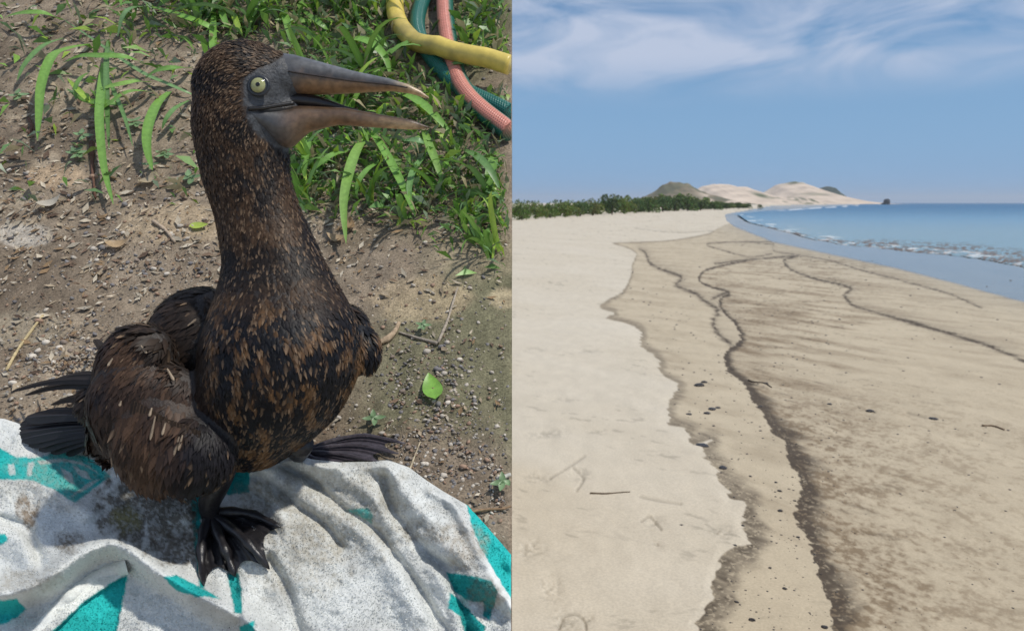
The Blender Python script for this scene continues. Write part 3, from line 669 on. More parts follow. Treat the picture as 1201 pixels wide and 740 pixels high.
stick('twig', [(35, 160), (38, 150), (34, 141), (42, 158)], .004, 'short red brown stem on soil by the long grass', 'twig', (.13, .07, .05), surf=ysurf)
stick('twig', [(108, 170), (109, 200), (112, 235)], .0045, 'upright red brown stem under the long grass blades', 'twig', (.12, .065, .045), surf=ysurf)
stick('twig', [(478, 560), (486, 538), (493, 520)], .0016, 'fine straw on gravel beside the far webbed foot', 'straw', (.42, .35, .24), surf=ysurf)
def flat_leaf(name, px, py, lpx, wpx, ang, colr, label, curl=.12, parent=None, lift=.004, n=7):
    c0 = hit1(px, py) + GN * lift; d = np.linalg.norm(c0 - CAM) / FP
    # leaf axis given as direction on the ground seen from above the bank
    ax = np.array([math.cos(ang), 0, 0]) + math.sin(ang) * np.array([0, math.cos(R(33)), math.sin(R(33))]); bx_ = np.cross(GN, ax)
    V, Fc = [], []
    for k in range(n + 1):
        t_ = k / n; wd_ = wpx * d * (math.sin(math.pi * min(1, t_ ** .75)) ** .8) * .5 + .0003
        c_ = c0 + ax * lpx * d * (t_ - .5) + GN * (curl * lpx * d * (4 * (t_ - .5) ** 2))
        V += [c_ - bx_ * wd_ + GN * wd_ * .35, c_, c_ + bx_ * wd_ + GN * wd_ * .35]
    for k in range(n):
        for j in range(2): Fc.append((3 * k + j, 3 * k + j + 1, 3 * k + 4 + j, 3 * k + 3 + j))
    V = np.array(V); V[:, 0] = np.minimum(V[:, 0], -.002); shade = np.tile(np.array(colr), (len(V), 1)); shade[1::3] *= 1.25
    o = obj(name, V, Fc, M['leaf'], origin=c0, colors=shade, parent=parent); return o
tag(flat_leaf('fallen_leaf', 507, 458, 44, 23, R(105), (.21, .42, .07), 'x'), 'bright green pointed leaf lying alone on the gravel', 'leaf')
tag(flat_leaf('fallen_leaf', 234, 268, 20, 12, R(10), (.36, .46, .08), 'x'), 'small yellow green leaf on soil beside the neck', 'leaf')
tag(flat_leaf('fallen_leaf', 369, 206, 20, 16, R(25), (.38, .48, .12), 'x'), 'pale yellow green leaf at the edge of the grass by the neck', 'leaf')
for k, (x, y, a_, wgt) in enumerate(((140, 290, 20, (.42, .30, .17)), (395, 283, 160, (.40, .29, .17)), (60, 242, 40, (.48, .44, .36)), (410, 268, 90, (.33, .22, .12)), (175, 215, 60, (.4, .33, .22)))):
    tag(flat_leaf('dry_leaf', x, y, 24, 13, R(a_), wgt, 'x', curl=.3), 'dry tan leaf lying on the soil behind the bird', 'leaf', 'dry leaves on the soil')

# ================================================================== HOSES
def hose(name, path, rpx, lifts, colorf, mat, label):
    pth = smooth_line(path, 10); h = hit(pth[:, 0], pth[:, 1]); rad = rpx * np.mean(np.linalg.norm(h - CAM, axis=1)) / FP
    lf = np.interp(np.arange(len(pth)) / (len(pth) - 1), [a for a, _ in lifts], [b for _, b in lifts])
    k = np.hanning(27)[1:-1]; k /= k.sum()
    for c in range(3): h[:, c] = np.convolve(np.pad(h[:, c], 12, mode='reflect', reflect_type='odd'), k, 'valid')
    c_ = h + GN * (rad * (.85 + lf))[:, None]
    c_ = c_[c_[:, 0] < -.003]
    seg = 20; V, Fc = tube(c_, rad, seg, True, upv=GN); V[:, 0] = np.minimum(V[:, 0], -.0015)
    ctr = np.repeat(c_, seg, 0); nn = (V - ctr) / rad
    cols = colorf(nn, V)
    ln = np.repeat(np.concatenate([[0], np.cumsum(np.linalg.norm(np.diff(c_, axis=0), axis=1))]), seg); hv = np.tile(np.arange(seg) / seg * 2 * np.pi, len(c_))
    o = obj(name, V, Fc, M[mat], origin=c_[0], colors=cols, attrs={'hu': ln, 'hv': hv}); return tag(o, label, 'hose'), rad
def cy(nn, V):
    n_ = fbm(V[:, 0] * 14, V[:, 2] * 14, 301, 4)[:, None]; return np.array([.62, .47, .085]) * (1 - .35 * sst(.5, .7, n_)) + np.array([.02, .03, .05]) * n_
def cg(nn, V): return np.tile(np.array([.012, .13, .105]), (len(V), 1))
def cp(nn, V):
    dvec = np.array([-.42, -.52, .74]); k = sst(.62, .68, nn @ dvec)[:, None]; return np.array([.012, .12, .085]) + (np.array([.62, .235, .175]) - np.array([.012, .12, .085])) * k
hose('garden_hose', [(468, -14), (465, 5), (464, 32), (475, 54), (496, 74), (520, 88), (550, 96), (575, 100), (604, 106)], 10.2, [(0, .4), (.45, .8), (.6, 2.1), (.85, 2.1), (1, 1.7)], cy, 'yellow', 'thick yellow garden hose crossing over the green hoses')
hose('garden_hose', [(506, -14), (498, 7), (490, 30), (491, 54), (506, 78), (530, 106), (552, 122), (574, 131), (604, 147)], 8.8, [(0, .4), (1, .4)], cg, 'greenh', 'plain teal green garden hose without a stripe')
hose('garden_hose', [(523, -14), (522, 5), (523, 40), (530, 78), (537, 106), (551, 130), (577, 153), (604, 173)], 10.2, [(0, .5), (.5, .5), (1, .5)], cp, 'greenh', 'green garden hose with a wide pink stripe')

# ================================================================== GRASS
def blade_mesh(name, c_, widths, side, colr, parent=None, up=None):
    c_ = np.asarray(c_, float); n = len(c_); T = np.gradient(c_, axis=0); T /= np.linalg.norm(T, axis=1)[:, None] + 1e-9
    S = np.cross(T, np.asarray(side, float)); S /= np.linalg.norm(S, axis=1)[:, None] + 1e-9; Nn = np.cross(S, T)
    w_ = np.asarray(widths)[:, None]
    V = np.stack([c_ - S * w_ + Nn * w_ * .25, c_, c_ + S * w_ + Nn * w_ * .25], 1).reshape(-1, 3)
    Fc = []
    for k in range(n - 1):
        for j in range(2): Fc.append((3 * k + j, 3 * k + j + 1, 3 * k + 4 + j, 3 * k + 3 + j))
    cols = np.tile(np.array(colr), (len(V), 1)); cols[1::3] = cols[1::3] * 1.15 + .02
    t_ = np.repeat(np.linspace(0, 1, n), 3)[:, None]; cols = cols * (1.05 - .2 * t_)
    return V, Fc, cols
VIEW = -F
def hand_blade(parent, path, wpx, colr, lift=.05, tipl=.03, basel=.01):
    pth = smooth_line(path, 5); a = hit1(*path[0]); b_ = hit1(*path[-1])
    da = (a - CAM) @ F; dt = (b_ - CAM) @ F; t_ = np.linspace(0, 1, len(pth))
    d = da + (dt - da) * t_ - lift * np.sin(np.pi * t_ ** .7) - basel - tipl * t_
    c_ = P(pth[:, 0], pth[:, 1], d); w_ = wpx / FP * d.mean() * .5 * np.clip(np.sin(np.pi * (0.12 + .88 * t_ ** .85)) ** .6, .03, 1)
    V, Fc, cols = blade_mesh('blade', c_, w_, VIEW * .8 + np.array([0, 0, .6]), colr)
    V[:, 0] = np.minimum(V[:, 0], -.002)
    return obj('blade', V, Fc, M['leaf'], parent=parent, colors=cols)
G = [(.15, .31, .055), (.19, .38, .065), (.14, .28, .08), (.23, .41, .08), (.32, .48, .06), (.17, .31, .12)]
e = empty('grass_plant', hit1(160, 84), 'long bladed green grass plant arching over the bare soil', 'grass')
for (pth, w_, g_) in (([(108, 52), (80, 58), (61, 68), (49, 100), (46, 135), (44, 165)], 13, 1), ([(122, 74), (119, 105), (117, 142), (122, 195), (133, 240)], 11, 1), ([(199, 108), (184, 124), (174, 150), (173, 175), (179, 200)], 13, 1), ([(169, 74), (145, 67), (118, 66), (95, 66), (73, 74)], 9, 0), ([(176, 97), (160, 96), (142, 99), (124, 103), (107, 109)], 8, 3), ([(148, 124), (125, 121), (100, 118), (78, 104)], 9, 0), ([(73, 24), (52, 16), (34, 15), (18, 17), (5, 21)], 8, 1), ([(176, 8), (155, 10), (144, 20), (138, 44)], 7, 5), ([(260, 40), (238, 28), (216, 20), (195, 13), (176, 8)], 8, 1), ([(111, 124), (98, 112), (88, 102), (79, 92)], 7, 4), ([(127, 47), (125, 80), (126, 130), (128, 176)], 7, 2), ([(225, 111), (200, 100), (170, 87), (140, 68), (110, 47), (73, 22)], 4.5, 5), ([(180, 108), (150, 108), (122, 126), (112, 130)], 6, 1), ([(75, 45), (50, 55), (30, 75), (20, 95)], 8, 2), ([(224, 80), (205, 80), (185, 83), (170, 92)], 9, 0), ([(222, 118), (205, 128), (195, 140), (190, 152)], 7, 2), ([(120, 80), (135, 110), (147, 140), (156, 172)], 5, 2), ([(105, 85), (95, 92), (88, 105), (90, 118)], 6, 0)):
    hand_blade(e, pth, w_, np.array(G[g_]) * random.uniform(.85, 1.15))
e = empty('grass_plant', hit1(430, 170), 'broad bladed grass plant hanging below the open beak', 'grass')
for (pth, w_, g_) in (([(430, 160), (418, 178), (409, 205), (403, 240), (406, 286)], 13, 3), ([(434, 153), (448, 172), (465, 203), (478, 230), (487, 254)], 10, 1), ([(465, 108), (482, 114), (500, 126), (516, 142), (531, 160)], 11, 1), ([(497, 153), (504, 172), (512, 192), (519, 215)], 10, 3), ([(362, 157), (360, 175), (357, 192), (357, 210)], 10, 1), ([(470, 165), (490, 165), (503, 172)], 9, 5), ([(445, 190), (430, 200), (420, 215), (418, 232)], 7, 0), ([(410, 178), (390, 182), (372, 195), (366, 204)], 8, 1), ([(500, 180), (485, 200), (480, 222), (483, 240)], 8, 2)):
    hand_blade(e, pth, w_, np.array(G[g_]) * random.uniform(.85, 1.15))
e = empty('grass_plant', hit1(430, 60), 'broad bladed grass plant above the beak beside the yellow hose', 'grass')
for (pth, w_, g_) in (([(403, 48), (420, 46), (437, 52), (452, 68), (459, 92)], 11, 1), ([(418, 22), (434, 38), (445, 47), (456, 56)], 8, 1), ([(332, 8), (337, 28), (342, 52)], 9, 1), ([(250, 66), (250, 40), (251, 5)], 9, 1), ([(258, 6), (262, 20), (268, 34)], 8, 0), ([(272, 12), (278, 28), (284, 42)], 7, 4), ([(390, 40), (375, 28), (362, 18), (352, 10)], 7, 0), ([(545, 176), (560, 184), (575, 200), (587, 224)], 10, 2), ([(560, 80), (545, 74), (530, 76), (515, 86)], 7, 2)):
    hand_blade(e, pth, w_, np.array(G[g_]) * random.uniform(.85, 1.15))
# smaller tufts built from shared blades
tb = []
for k in range(10):
    r = np.random.default_rng(k + 50); t_ = np.linspace(0, 1, 8); lean = r.uniform(.3, .9)
    c_ = np.stack([lean * t_ ** 1.4, .12 * r.normal() * t_ ** 2, (1 - .1 * lean) * t_ - lean * .75 * t_ ** 2.6], -1)
    w_ = r.uniform(.028, .058) * np.clip(np.sin(np.pi * (.15 + .85 * t_ ** .9)) ** .7, .03, 1)
    V, Fc, cols = blade_mesh('blade', c_, w_, (-.5, 0, 1), np.array(G[k % 6]) * r.uniform(.75, 1.15)); tb.append((mesh_data('blade', V, Fc, M['leaf'], colors=cols), V))
tpos = []
r = np.random.default_rng(77)
def gdens(x, y):
    right = sst(325, 360, x) * (1 - sst(215, 285, y - .35 * (x - 460) * (x > 460)))
    top = (1 - sst(28, 60, y)) * sst(150, 240, x)
    lf = .25 * (1 - sst(40, 95, y)) * sst(60, 140, x)
    return np.maximum.reduce([right, top, lf])
tx, ty_ = sample(30, gdens, seed=31, y0=-12, y1=330)
extra = [(560, 285), (580, 262), (590, 300), (548, 262), (570, 235), (520, 235), (470, 262), (440, 240), (590, 240), (355, 190), (380, 60), (300, 18), (225, 15), (590, 50), (570, 20), (440, 12), (400, 15)]
alltuft = list(zip(tx, ty_)) + extra
def tuft(x, y, nb, hpx, label, group, name='grass_tuft'):
    b0 = hit1(x, y)
    if b0[0] > -.02: b0[0] = -.03
    e = empty(name, b0, label, 'grass', group); s0 = np.linalg.norm(b0 - CAM) / FP
    for q in range(nb):
        for attempt in range(6):                     # blades stay on the bank, short of its cut edge
            L_ = hpx * s0 * random.uniform(.55, 1.25); me, bv_ = tb[random.randrange(10)]
            M4 = Matrix.Translation((random.uniform(-.012, .012), random.uniform(-.012, .012), -.004)) @ Matrix.Rotation(random.uniform(0, 6.28), 4, 'Z') @ Matrix.Rotation(random.uniform(-.15, .15), 4, 'Y') @ Matrix.Rotation(R(random.uniform(6, 26)), 4, 'X') @ Matrix.Scale(L_, 4)
            A4 = np.array(M4); xs_ = bv_ @ A4[0, :3] + A4[0, 3]
            if xs_.max() + b0[0] < -.003: break
        else: continue
        c = bpy.data.objects.new('blade', me); col.objects.link(c); c.parent = e; c.matrix_local = M4
    return e
HP = [[(468, -14), (464, 32), (496, 74), (550, 96), (604, 106)], [(506, -14), (490, 35), (506, 78), (552, 122), (604, 147)], [(523, -14), (523, 40), (537, 106), (577, 153), (604, 173)]]
for (x, y) in alltuft:
    if x > 452 and y < 150: lab, gr = 'short green grass tuft growing among the garden hoses', 'grass tufts among the hoses'
    elif x > 330 and y > 228: lab, gr = 'short green grass tuft where the grass meets bare soil', 'grass tufts at the soil edge'
    elif x > 330 and y > 120 and x < 400: lab, gr = 'green grass tuft growing close beside the dark neck', 'grass tufts beside the neck'
    elif x > 330 and y > 120 and x < 505: lab, gr = 'green grass tuft below the open beak', 'grass tufts below the beak'
    elif x > 330 and y > 120: lab, gr = 'green grass tuft between the beak tip and the striped hose', 'grass tufts beyond the beak tip'
    elif x > 330: lab, gr = 'green grass tuft growing above the beak, clear of the hoses', 'grass tufts above the beak'
    else: lab, gr = 'thin green grass tuft on the soil behind the head', 'grass tufts behind the head'
    if min(dist_poly(np.array([x]), np.array([y]), q)[0][0] for q in HP) < 15: continue
    tuft(x, y, random.randint(6, 8), random.uniform(32, 52) if 'hoses' in gr else random.uniform(55, 100), lab, gr)
# countless small weeds and fine grass
r = np.random.default_rng(91)
ux, uy = sample(7000, lambda x, y: gdens(x, y) + .05 * (y < 250) + .25 * np.exp(-(((x - 575) / 40) ** 2 + ((y - 275) / 50) ** 2)), seed=33, y0=-12, y1=340); hk = np.min([dist_poly(ux, uy, q)[0] for q in HP], 0) > 13; ux, uy = ux[hk], uy[hk]; H = hit(ux, uy)
vv, fc, cc = [], [], []; nv = 0
for k in range(len(H)):
    d = np.linalg.norm(H[k] - CAM) / FP; L_ = r.uniform(5, 30) * d; wd_ = L_ * r.uniform(.05, .17)
    a_ = r.uniform(0, 6.28); out = np.array([math.cos(a_), math.sin(a_), 0]); up = np.array([0, -.35, .95])
    el = r.uniform(.1, 1.2); dr = out * math.cos(el) + up * math.sin(el); sd = np.cross(dr, r.normal(0, 1, 3)); sd /= np.linalg.norm(sd) + 1e-9
    b0 = H[k] + GN * r.uniform(0, .02); tip = b0 + dr * L_ - np.array([0, 0, .35 * L_ * r.random()])
    if max(tip[0], b0[0]) > -.006: continue
    md = (b0 + tip) / 2 + np.array([0, 0, .12 * L_])
    vv += [b0, md - sd * wd_, md + sd * wd_, tip]; fc += [(nv, nv + 1, nv + 2), (nv + 1, nv + 3, nv + 2)]; nv += 4
    g_ = np.array(G[r.integers(0, 6)]) * r.uniform(.55, 1.25)
    if r.random() < .24: g_ = np.array([.46, .40, .24]) * r.uniform(.6, 1.1)
    elif r.random() < .2: g_ = np.array([.17, .23, .14]) * r.uniform(.8, 1.2)
    cc.append(np.tile(g_, (4, 1)))
o = obj('ground_cover', np.array(vv), np.array(fc), M['leaf'], colors=np.vstack(cc), smooth=False); tag(o, 'fine grass and small weeds covering the ground under the tufts', 'weeds', kind='stuff')
def weed(x, y, n, lpx, label, colr=(.17, .27, .13)):
    b0 = hit1(x, y); e = empty('weed_seedling', b0, label, 'weed', 'small weeds on the soil')
    for q in range(n):
        a_ = 360 / n * q + random.uniform(-20, 20); d = np.linalg.norm(b0 - CAM) / FP
        ox, oy = math.cos(R(a_)) * lpx * .5, -math.sin(R(a_)) * lpx * .32
        o = flat_leaf('leaf', x + ox, y + oy, lpx, lpx * .45, R(a_), np.array(colr) * random.uniform(.8, 1.2), '', parent=e, lift=.012, n=5)
for (x, y, n, l_) in ((93, 186, 6, 13), (195, 187, 5, 12), (178, 200, 4, 10), (100, 165, 4, 12), (440, 497, 4, 14), (497, 388, 5, 10), (590, 572, 4, 16), (225, 215, 4, 15), (25, 118, 4, 12), (160, 150, 5, 12)):
    lab = {497: 'tiny weed at the fork of the grey twig', 590: 'small weed on gravel beside a grey stick end', 440: 'small flat weed on gravel just above the far foot'}.get(x, 'small grey green weed seedling on the bare soil')
    weed(x, y, n, l_, lab)

# ================================================================== TOWEL
TB = np.array([(-140, 478), (-60, 486), (5, 491), (30, 499), (80, 512), (130, 524), (200, 540), (250, 545), (290, 541), (345, 531), (365, 537), (400, 541), (455, 539), (480, 548), (500, 563), (520, 576), (548, 592), (570, 616), (603, 654)], float)
tcx = np.arange(-140, 600.6, 1.5); ntr = 190; tv_ = np.linspace(0, 1, ntr)
top_ = np.interp(tcx, TB[:, 0], TB[:, 1]); TPX = np.repeat(tcx[None, :], ntr, 0); TPY = top_[None, :] + (800 - top_)[None, :] * tv_[:, None] ** 1.0
def ridge(h, pts_, amp, wd_, flat=0):
    d, _, _ = dist_poly(TPX, TPY, smooth_line(pts_, 4)); return h + amp * np.exp(-(d / wd_) ** 2)
h = np.full(TPX.shape, .014) + .020 * (fbm(TPX / 60, TPY / 40, 401, 3) - .4) + .008 * (fbm(TPX / 18, TPY / 14, 402, 3) - .5)
for pts_, a_, w_ in (([(300, 553), (345, 534), (387, 552), (430, 575), (462, 610), (507, 652), (549, 733)], .020, 13), ([(300, 548), (330, 560), (380, 588), (425, 625), (460, 665), (490, 720)], .016, 16), ([(360, 541), (442, 541), (462, 558), (481, 584), (512, 620), (539, 655), (575, 690)], .030, 15), ([(303, 568), (320, 590), (335, 620)], .014, 9), ([(0, 697), (35, 688), (65, 672), (97, 648), (126, 639), (148, 644), (182, 668), (227, 694), (276, 720), (310, 745)], .065, 14), ([(0, 566), (42, 562), (75, 580), (100, 600)], .012, 14), ([(0, 625), (25, 640), (40, 665), (60, 668)], .016, 16), ([(507, 577), (526, 584), (541, 605), (560, 642), (600, 713)], .016, 9), ([(350, 640), (390, 690), (410, 750)], .010, 40), ([(200, 600), (150, 620)], .012, 30), ([(290, 690), (300, 740)], .012, 12), ([(60, 500), (120, 540), (150, 560)], .008, 16)):
    h = ridge(h, pts_, a_, w_)
for pts_, a_, w_ in (([(318, 541), (361, 563), (403, 597), (442, 623), (461, 649), (494, 694), (525, 750)], -.018, 6), ([(299, 558), (338, 587), (377, 612), (400, 640)], -.014, 6), ([(452, 563), (457, 594), (487, 633), (520, 669), (539, 707), (550, 740)], -.022, 8), ([(3, 608), (32, 623), (49, 662)], -.016, 6), ([(316, 655), (332, 682), (352, 740)], -.012, 6), ([(268, 655), (275, 690), (280, 730)], -.012, 5), ([(500, 655), (545, 668), (590, 670)], -.01, 8)):
    h = ridge(h, pts_, a_, w_)
tri = [(56, 745), (100, 704), (143, 675), (150, 673), (147, 690), (136, 745)]
dT, _, _ = dist_poly(TPX, TPY, tri + [tri[0]]); inT = inpoly(TPX, TPY, tri); h = h - np.where(inT, .075 * sst(0, 6, dT), 0)
edge_t = (TPY - top_[None, :]); h = np.maximum(h, .006); h = h * np.clip(np.sqrt(np.clip(edge_t / 9, 0, 1)) * 1.02, 0.0, 1) + .004
base = hit(TPX.ravel(), TPY.ravel()).reshape(*TPX.shape, 3)
RAY = CAM - base; RAY /= np.linalg.norm(RAY, axis=-1)[..., None]
TV = base + RAY * (h * 1.15)[..., None]
TV = TV + RAY * (.0016 * (noise(TPX / 2.2, TPY / 2.0, 403) - .5))[..., None]
TV[..., 0] = np.minimum(TV[..., 0], -.001)
white = np.array([.64, .655, .63]); teal = np.array([.025, .42, .40]); TC = np.tile(white, (*TPX.shape, 1))
wxx = TPX + 3.0 * (fbm(TPX / 5, TPY / 5, 410, 3) - .5); wyy = TPY + 3.0 * (fbm(TPX / 5, TPY / 5, 411, 3) - .5)
def paint(poly, colr, soft=1.0, amt=1.0, hole=None):
    global TC
    d, _, _ = dist_poly(wxx, wyy, poly + [poly[0]]); i = inpoly(wxx, wyy, poly); s = np.where(i, d, -d); k = sst(-soft, soft, s) * amt
    TC = TC + (np.array(colr) - TC) * k[..., None]
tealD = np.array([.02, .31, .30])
paint([(-140, 520), (0, 526), (19, 536), (42, 537), (71, 529), (104, 536), (130, 558), (107, 575), (88, 589), (65, 575), (39, 563), (0, 562), (-140, 566)], teal)
for pl in ([(9, 545), (17, 543), (18, 556), (11, 558)], [(33, 543), (40, 541), (38, 557), (32, 557)], [(44, 541), (70, 537), (95, 541), (118, 556), (98, 545), (72, 541), (46, 545)], [(70, 548), (84, 555), (88, 568), (78, 564)], [(84, 545), (100, 552), (108, 562), (96, 560)], [(80, 583), (104, 566), (120, 560), (100, 574)]): paint(pl, white * .9, .8, .8)
paint(tri, teal * 1.15, .8)
paint([(-20, 704), (0, 704), (19, 701), (31, 714), (19, 725), (0, 732), (-20, 735)], teal)
paint([(191, 677), (208, 674), (235, 688), (259, 701), (230, 699), (208, 693)], teal)
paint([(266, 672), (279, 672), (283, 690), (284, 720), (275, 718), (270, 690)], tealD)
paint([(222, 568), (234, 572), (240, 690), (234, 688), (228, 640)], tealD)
paint([(404, 598), (432, 596), (438, 604), (436, 614), (422, 606)], teal)
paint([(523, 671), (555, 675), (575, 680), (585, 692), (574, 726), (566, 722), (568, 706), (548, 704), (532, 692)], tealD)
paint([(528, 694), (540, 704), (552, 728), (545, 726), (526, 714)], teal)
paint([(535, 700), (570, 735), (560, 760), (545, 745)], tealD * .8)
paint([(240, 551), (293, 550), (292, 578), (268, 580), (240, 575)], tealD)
paint([(280, 735), (298, 728), (300, 745), (285, 745)], teal)
paint([(546, 588), (575, 614), (610, 655), (610, 760), (598, 712), (575, 665), (556, 624)], teal * 1.1)
paint([(-20, 628), (6, 626), (9, 634), (0, 639), (-20, 640)], teal)
hem = [(504, 577), (526, 580), (541, 600), (558, 634), (602, 706), (604, 722), (585, 695), (556, 646), (538, 612), (522, 588)]
paint(hem, white * 1.12, .8); paint([(48, 732), (91, 684), (130, 662), (150, 660), (150, 674), (143, 676), (107, 696), (60, 737)], white * 1.2, .8)
# dirt rubbed into the cloth
dn = fbm(TPX / 9, TPY / 9, 420, 4); dn2 = fbm(TPX / 2.6, TPY / 2.6, 421, 3)
for (x0_, y0_, a_, b_, cc_, st) in ((175, 595, 62, 42, (.13, .115, .09), 1.15), (205, 640, 40, 22, (.16, .14, .11), .9), (32, 600, 13, 22, (.22, .17, .12), .95), (80, 636, 18, 14, (.2, .17, .13), .8), (150, 608, 20, 16, (.24, .22, .09), .6), (400, 600, 90, 60, (.36, .33, .26), .55), (500, 625, 26, 16, (.22, .2, .16), .6), (545, 640, 26, 30, (.34, .29, .22), .6), (340, 650, 70, 50, (.40, .37, .3), .5), (300, 585, 30, 20, (.3, .27, .2), .6), (70, 560, 60, 40, (.3, .27, .22), .35), (30, 680, 40, 14, (.33, .3, .24), .5), (570, 700, 20, 24, (.2, .15, .1), .5)):
    q = ((TPX - x0_) / a_) ** 2 + ((TPY - y0_) / b_) ** 2 + (dn - .5) * 2.2
    k = st * sst(1.5, .2, q) * (0.5 + .65 * sst(.32, .68, dn2)); k = np.clip(k, 0, .92); TC = TC + (np.array(cc_) - TC) * k[..., None]
TC = TC * (1 - .22 * sst(.45, .75, fbm(TPX / 35, TPY / 35, 422, 4)))[..., None] * (.96 + .08 * noise(TPX / 1.7, TPY / 1.7, 423))[..., None]
tl_loc = hit1(300, 640); te = empty('towel', tl_loc, 'crumpled white and teal terry towel smeared with dirt under the bird', 'towel')
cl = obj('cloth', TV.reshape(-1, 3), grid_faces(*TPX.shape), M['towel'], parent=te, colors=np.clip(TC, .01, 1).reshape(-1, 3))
# stitched hem along the mouth of the front fold
r = np.random.default_rng(3); hp = smooth_line([(44, 746), (68, 716), (96, 690), (124, 674), (149, 667)], 8); hl = []
for k, (x, y) in enumerate(hp):
    j = int(np.clip(round((x + 140) / 1.5), 0, len(tcx) - 1)); tp_ = top_[j]; i2 = int(np.clip(round((y - 9 - tp_) / (800 - tp_) * (ntr - 1)), 0, ntr - 1)); dz = (TV[i2, j] - CAM) @ F
    nx_, ny_ = np.gradient(hp, axis=0)[k]; l_ = math.hypot(nx_, ny_); nx_, ny_ = -ny_ / l_, nx_ / l_
    hl.append([P(x + nx_ * o_, y + ny_ * o_, dz - .003 - z_) for o_, z_ in ((-11, -.004), (-8, .004), (-4, .006), (0, .0065), (4, .005), (6.5, 0), (6, -.010), (3, -.016))])
hv_ = np.array(hl).reshape(-1, 3); o = obj('hem', hv_, grid_faces(len(hp), 8), M['towel'], parent=te, colors=np.tile(white * 1.1, (len(hv_), 1)) * (.9 + .2 * r.random((len(hv_), 1))))
# terry loops
r = np.random.default_rng(55); nl = 60000
ii = r.integers(2, ntr - 1, nl); jj = r.integers(0, TPX.shape[1] - 1, nl); ok = (TPY[ii, jj] < 752) & (TPX[ii, jj] > -12) & (TPX[ii, jj] < 597); ii, jj = ii[ok], jj[ok]; nl = len(ii)
inh = inpoly(TPX, TPY, hem)[ii, jj]
bp_ = TV[ii, jj] + r.uniform(-.0008, .0008, (nl, 3)); dr = GN + r.normal(0, .4, (nl, 3)); dr /= np.linalg.norm(dr, axis=1)[:, None]
ln = r.uniform(.0010, .0026, nl)[:, None] * np.where(inh, .3, 1)[:, None]; sd = np.cross(dr, r.normal(0, 1, (nl, 3))); sd /= np.linalg.norm(sd, axis=1)[:, None]
vv = np.stack([bp_ - sd * .0007, bp_ + sd * .0007, bp_ + dr * ln], 1).reshape(-1, 3); lc = np.repeat(TC[ii, jj] * r.uniform(.95, 1.12, (nl, 1)), 3, 0)
vv[:, 0] = np.minimum(vv[:, 0], -.001)
o = obj('terry_pile', vv, np.arange(3 * nl).reshape(-1, 3), M['towel'], parent=te, colors=np.clip(lc, .01, 1), smooth=False); o['kind'] = 'stuff'
def tsurf(px, py, lift=.004):
    j = int(np.clip(round((px + 140) / 1.5), 0, len(tcx) - 1)); tp = top_[j]; i = int(np.clip(round((py - tp) / (800 - tp) * (ntr - 1)), 0, ntr - 1))
    d = (TV[i, j] - CAM) @ F; return P(px, py, d - lift)

# ================================================================== BIRD
foot_h = tsurf(246, 606)
bird = empty('bird', foot_h, 'dark brown oil soaked seabird with open beak standing on the towel', 'bird')
K = DB / FP
def ell(c, rx_, ry_, rz_, rot=0, seg=20):
    bm = bmesh.new(); bmesh.ops.create_icosphere(bm, subdivisions=4, radius=1); v = np.array([q.co[:] for q in bm.verts]); f = [[a.index for a in p.verts] for p in bm.faces]; bm.free()
    ca, sa = math.cos(rot), math.sin(rot); x, y, z = v[:, 0] * rx_, v[:, 1] * ry_, v[:, 2] * rz_
    X = x * ca - y * sa; Y = x * sa + y * ca            # image axes: X right, Y down, Z away
    return c + (X[:, None] * RX - Y[:, None] * U + z[:, None] * F) * K, f
bv, bf = [], []; nb = 0
def addp(v, f):
    global nb
    bv.append(v); bf.extend([[i + nb for i in q] for q in f]); nb += len(v)
neck = np.array([(285, 96, 54, 0), (284, 125, 56, 0), (283, 150, 56, 0), (285, 180, 53, 2), (291, 215, 51, 4), (303, 250, 51, 5), (313, 280, 55, 4), (322, 310, 60, 2), (328, 340, 71, 0), (331, 370, 83, -4), (330, 400, 90, -6), (328, 430, 92, -6), (320, 460, 90, -2), (311, 490, 81, 6), (299, 520, 61, 14), (292, 543, 33, 20), (291, 551, 12, 24)], float)
nk = smooth_line(neck, 4); seg = 40; ang = np.linspace(0, 2 * np.pi, seg, endpoint=False); V = []
for (x, y, r_, dz) in nk:
    c_ = P(x, y, DB + dz * K); dep = .80 if y < 320 else lerp(.80, .98, min(1, (y - 320) / 80))
    V.append(c_ + r_ * K * (np.cos(ang)[:, None] * RX + dep * np.sin(ang)[:, None] * F))
addp(np.vstack(V), [tuple(q) for q in grid_faces(len(nk), seg, True)] + [tuple(range(seg))[::-1], tuple((len(nk) - 1) * seg + s for s in range(seg))])
addp(*ell(P(287, 104, DB), 60, 55, 43))                                   # skull
addp(*ell(P(325, 92, DB), 34, 30, 30, .25))                               # forehead toward the beak
addp(*ell(P(322, 138, DB), 34, 33, 27, .1))                               # throat pouch
addp(*ell(P(240, 405, DB + .06), 68, 72, 70))                             # back
addp(*ell(P(185, 445, DB + .075), 74, 62, 60, .5))                        # rump
addp(*ell(P(138, 478, DB + .09), 46, 34, 40, .5))
for (x, y, rx_, ry_, rz_, ro, dz) in ((160, 436, 46, 56, 30, .35, -35), (160, 474, 55, 58, 32, .2, -45), (190, 515, 60, 52, 34, .65, -55), (226, 530, 50, 42, 34, .5, -60), (196, 480, 48, 60, 30, -.6, -42), (140, 500, 34, 40, 24, .3, -30)):
    addp(*ell(P(x, y, DB + dz * K), rx_, ry_, rz_, ro))                   # folded wing, carpal joint low in front
addp(*ell(P(428, 410, DB + 30 * K), 20, 29, 24, -.15))                    # far wing joint
addp(*ell(P(405, 400, DB + 45 * K), 34, 46, 30, 0))
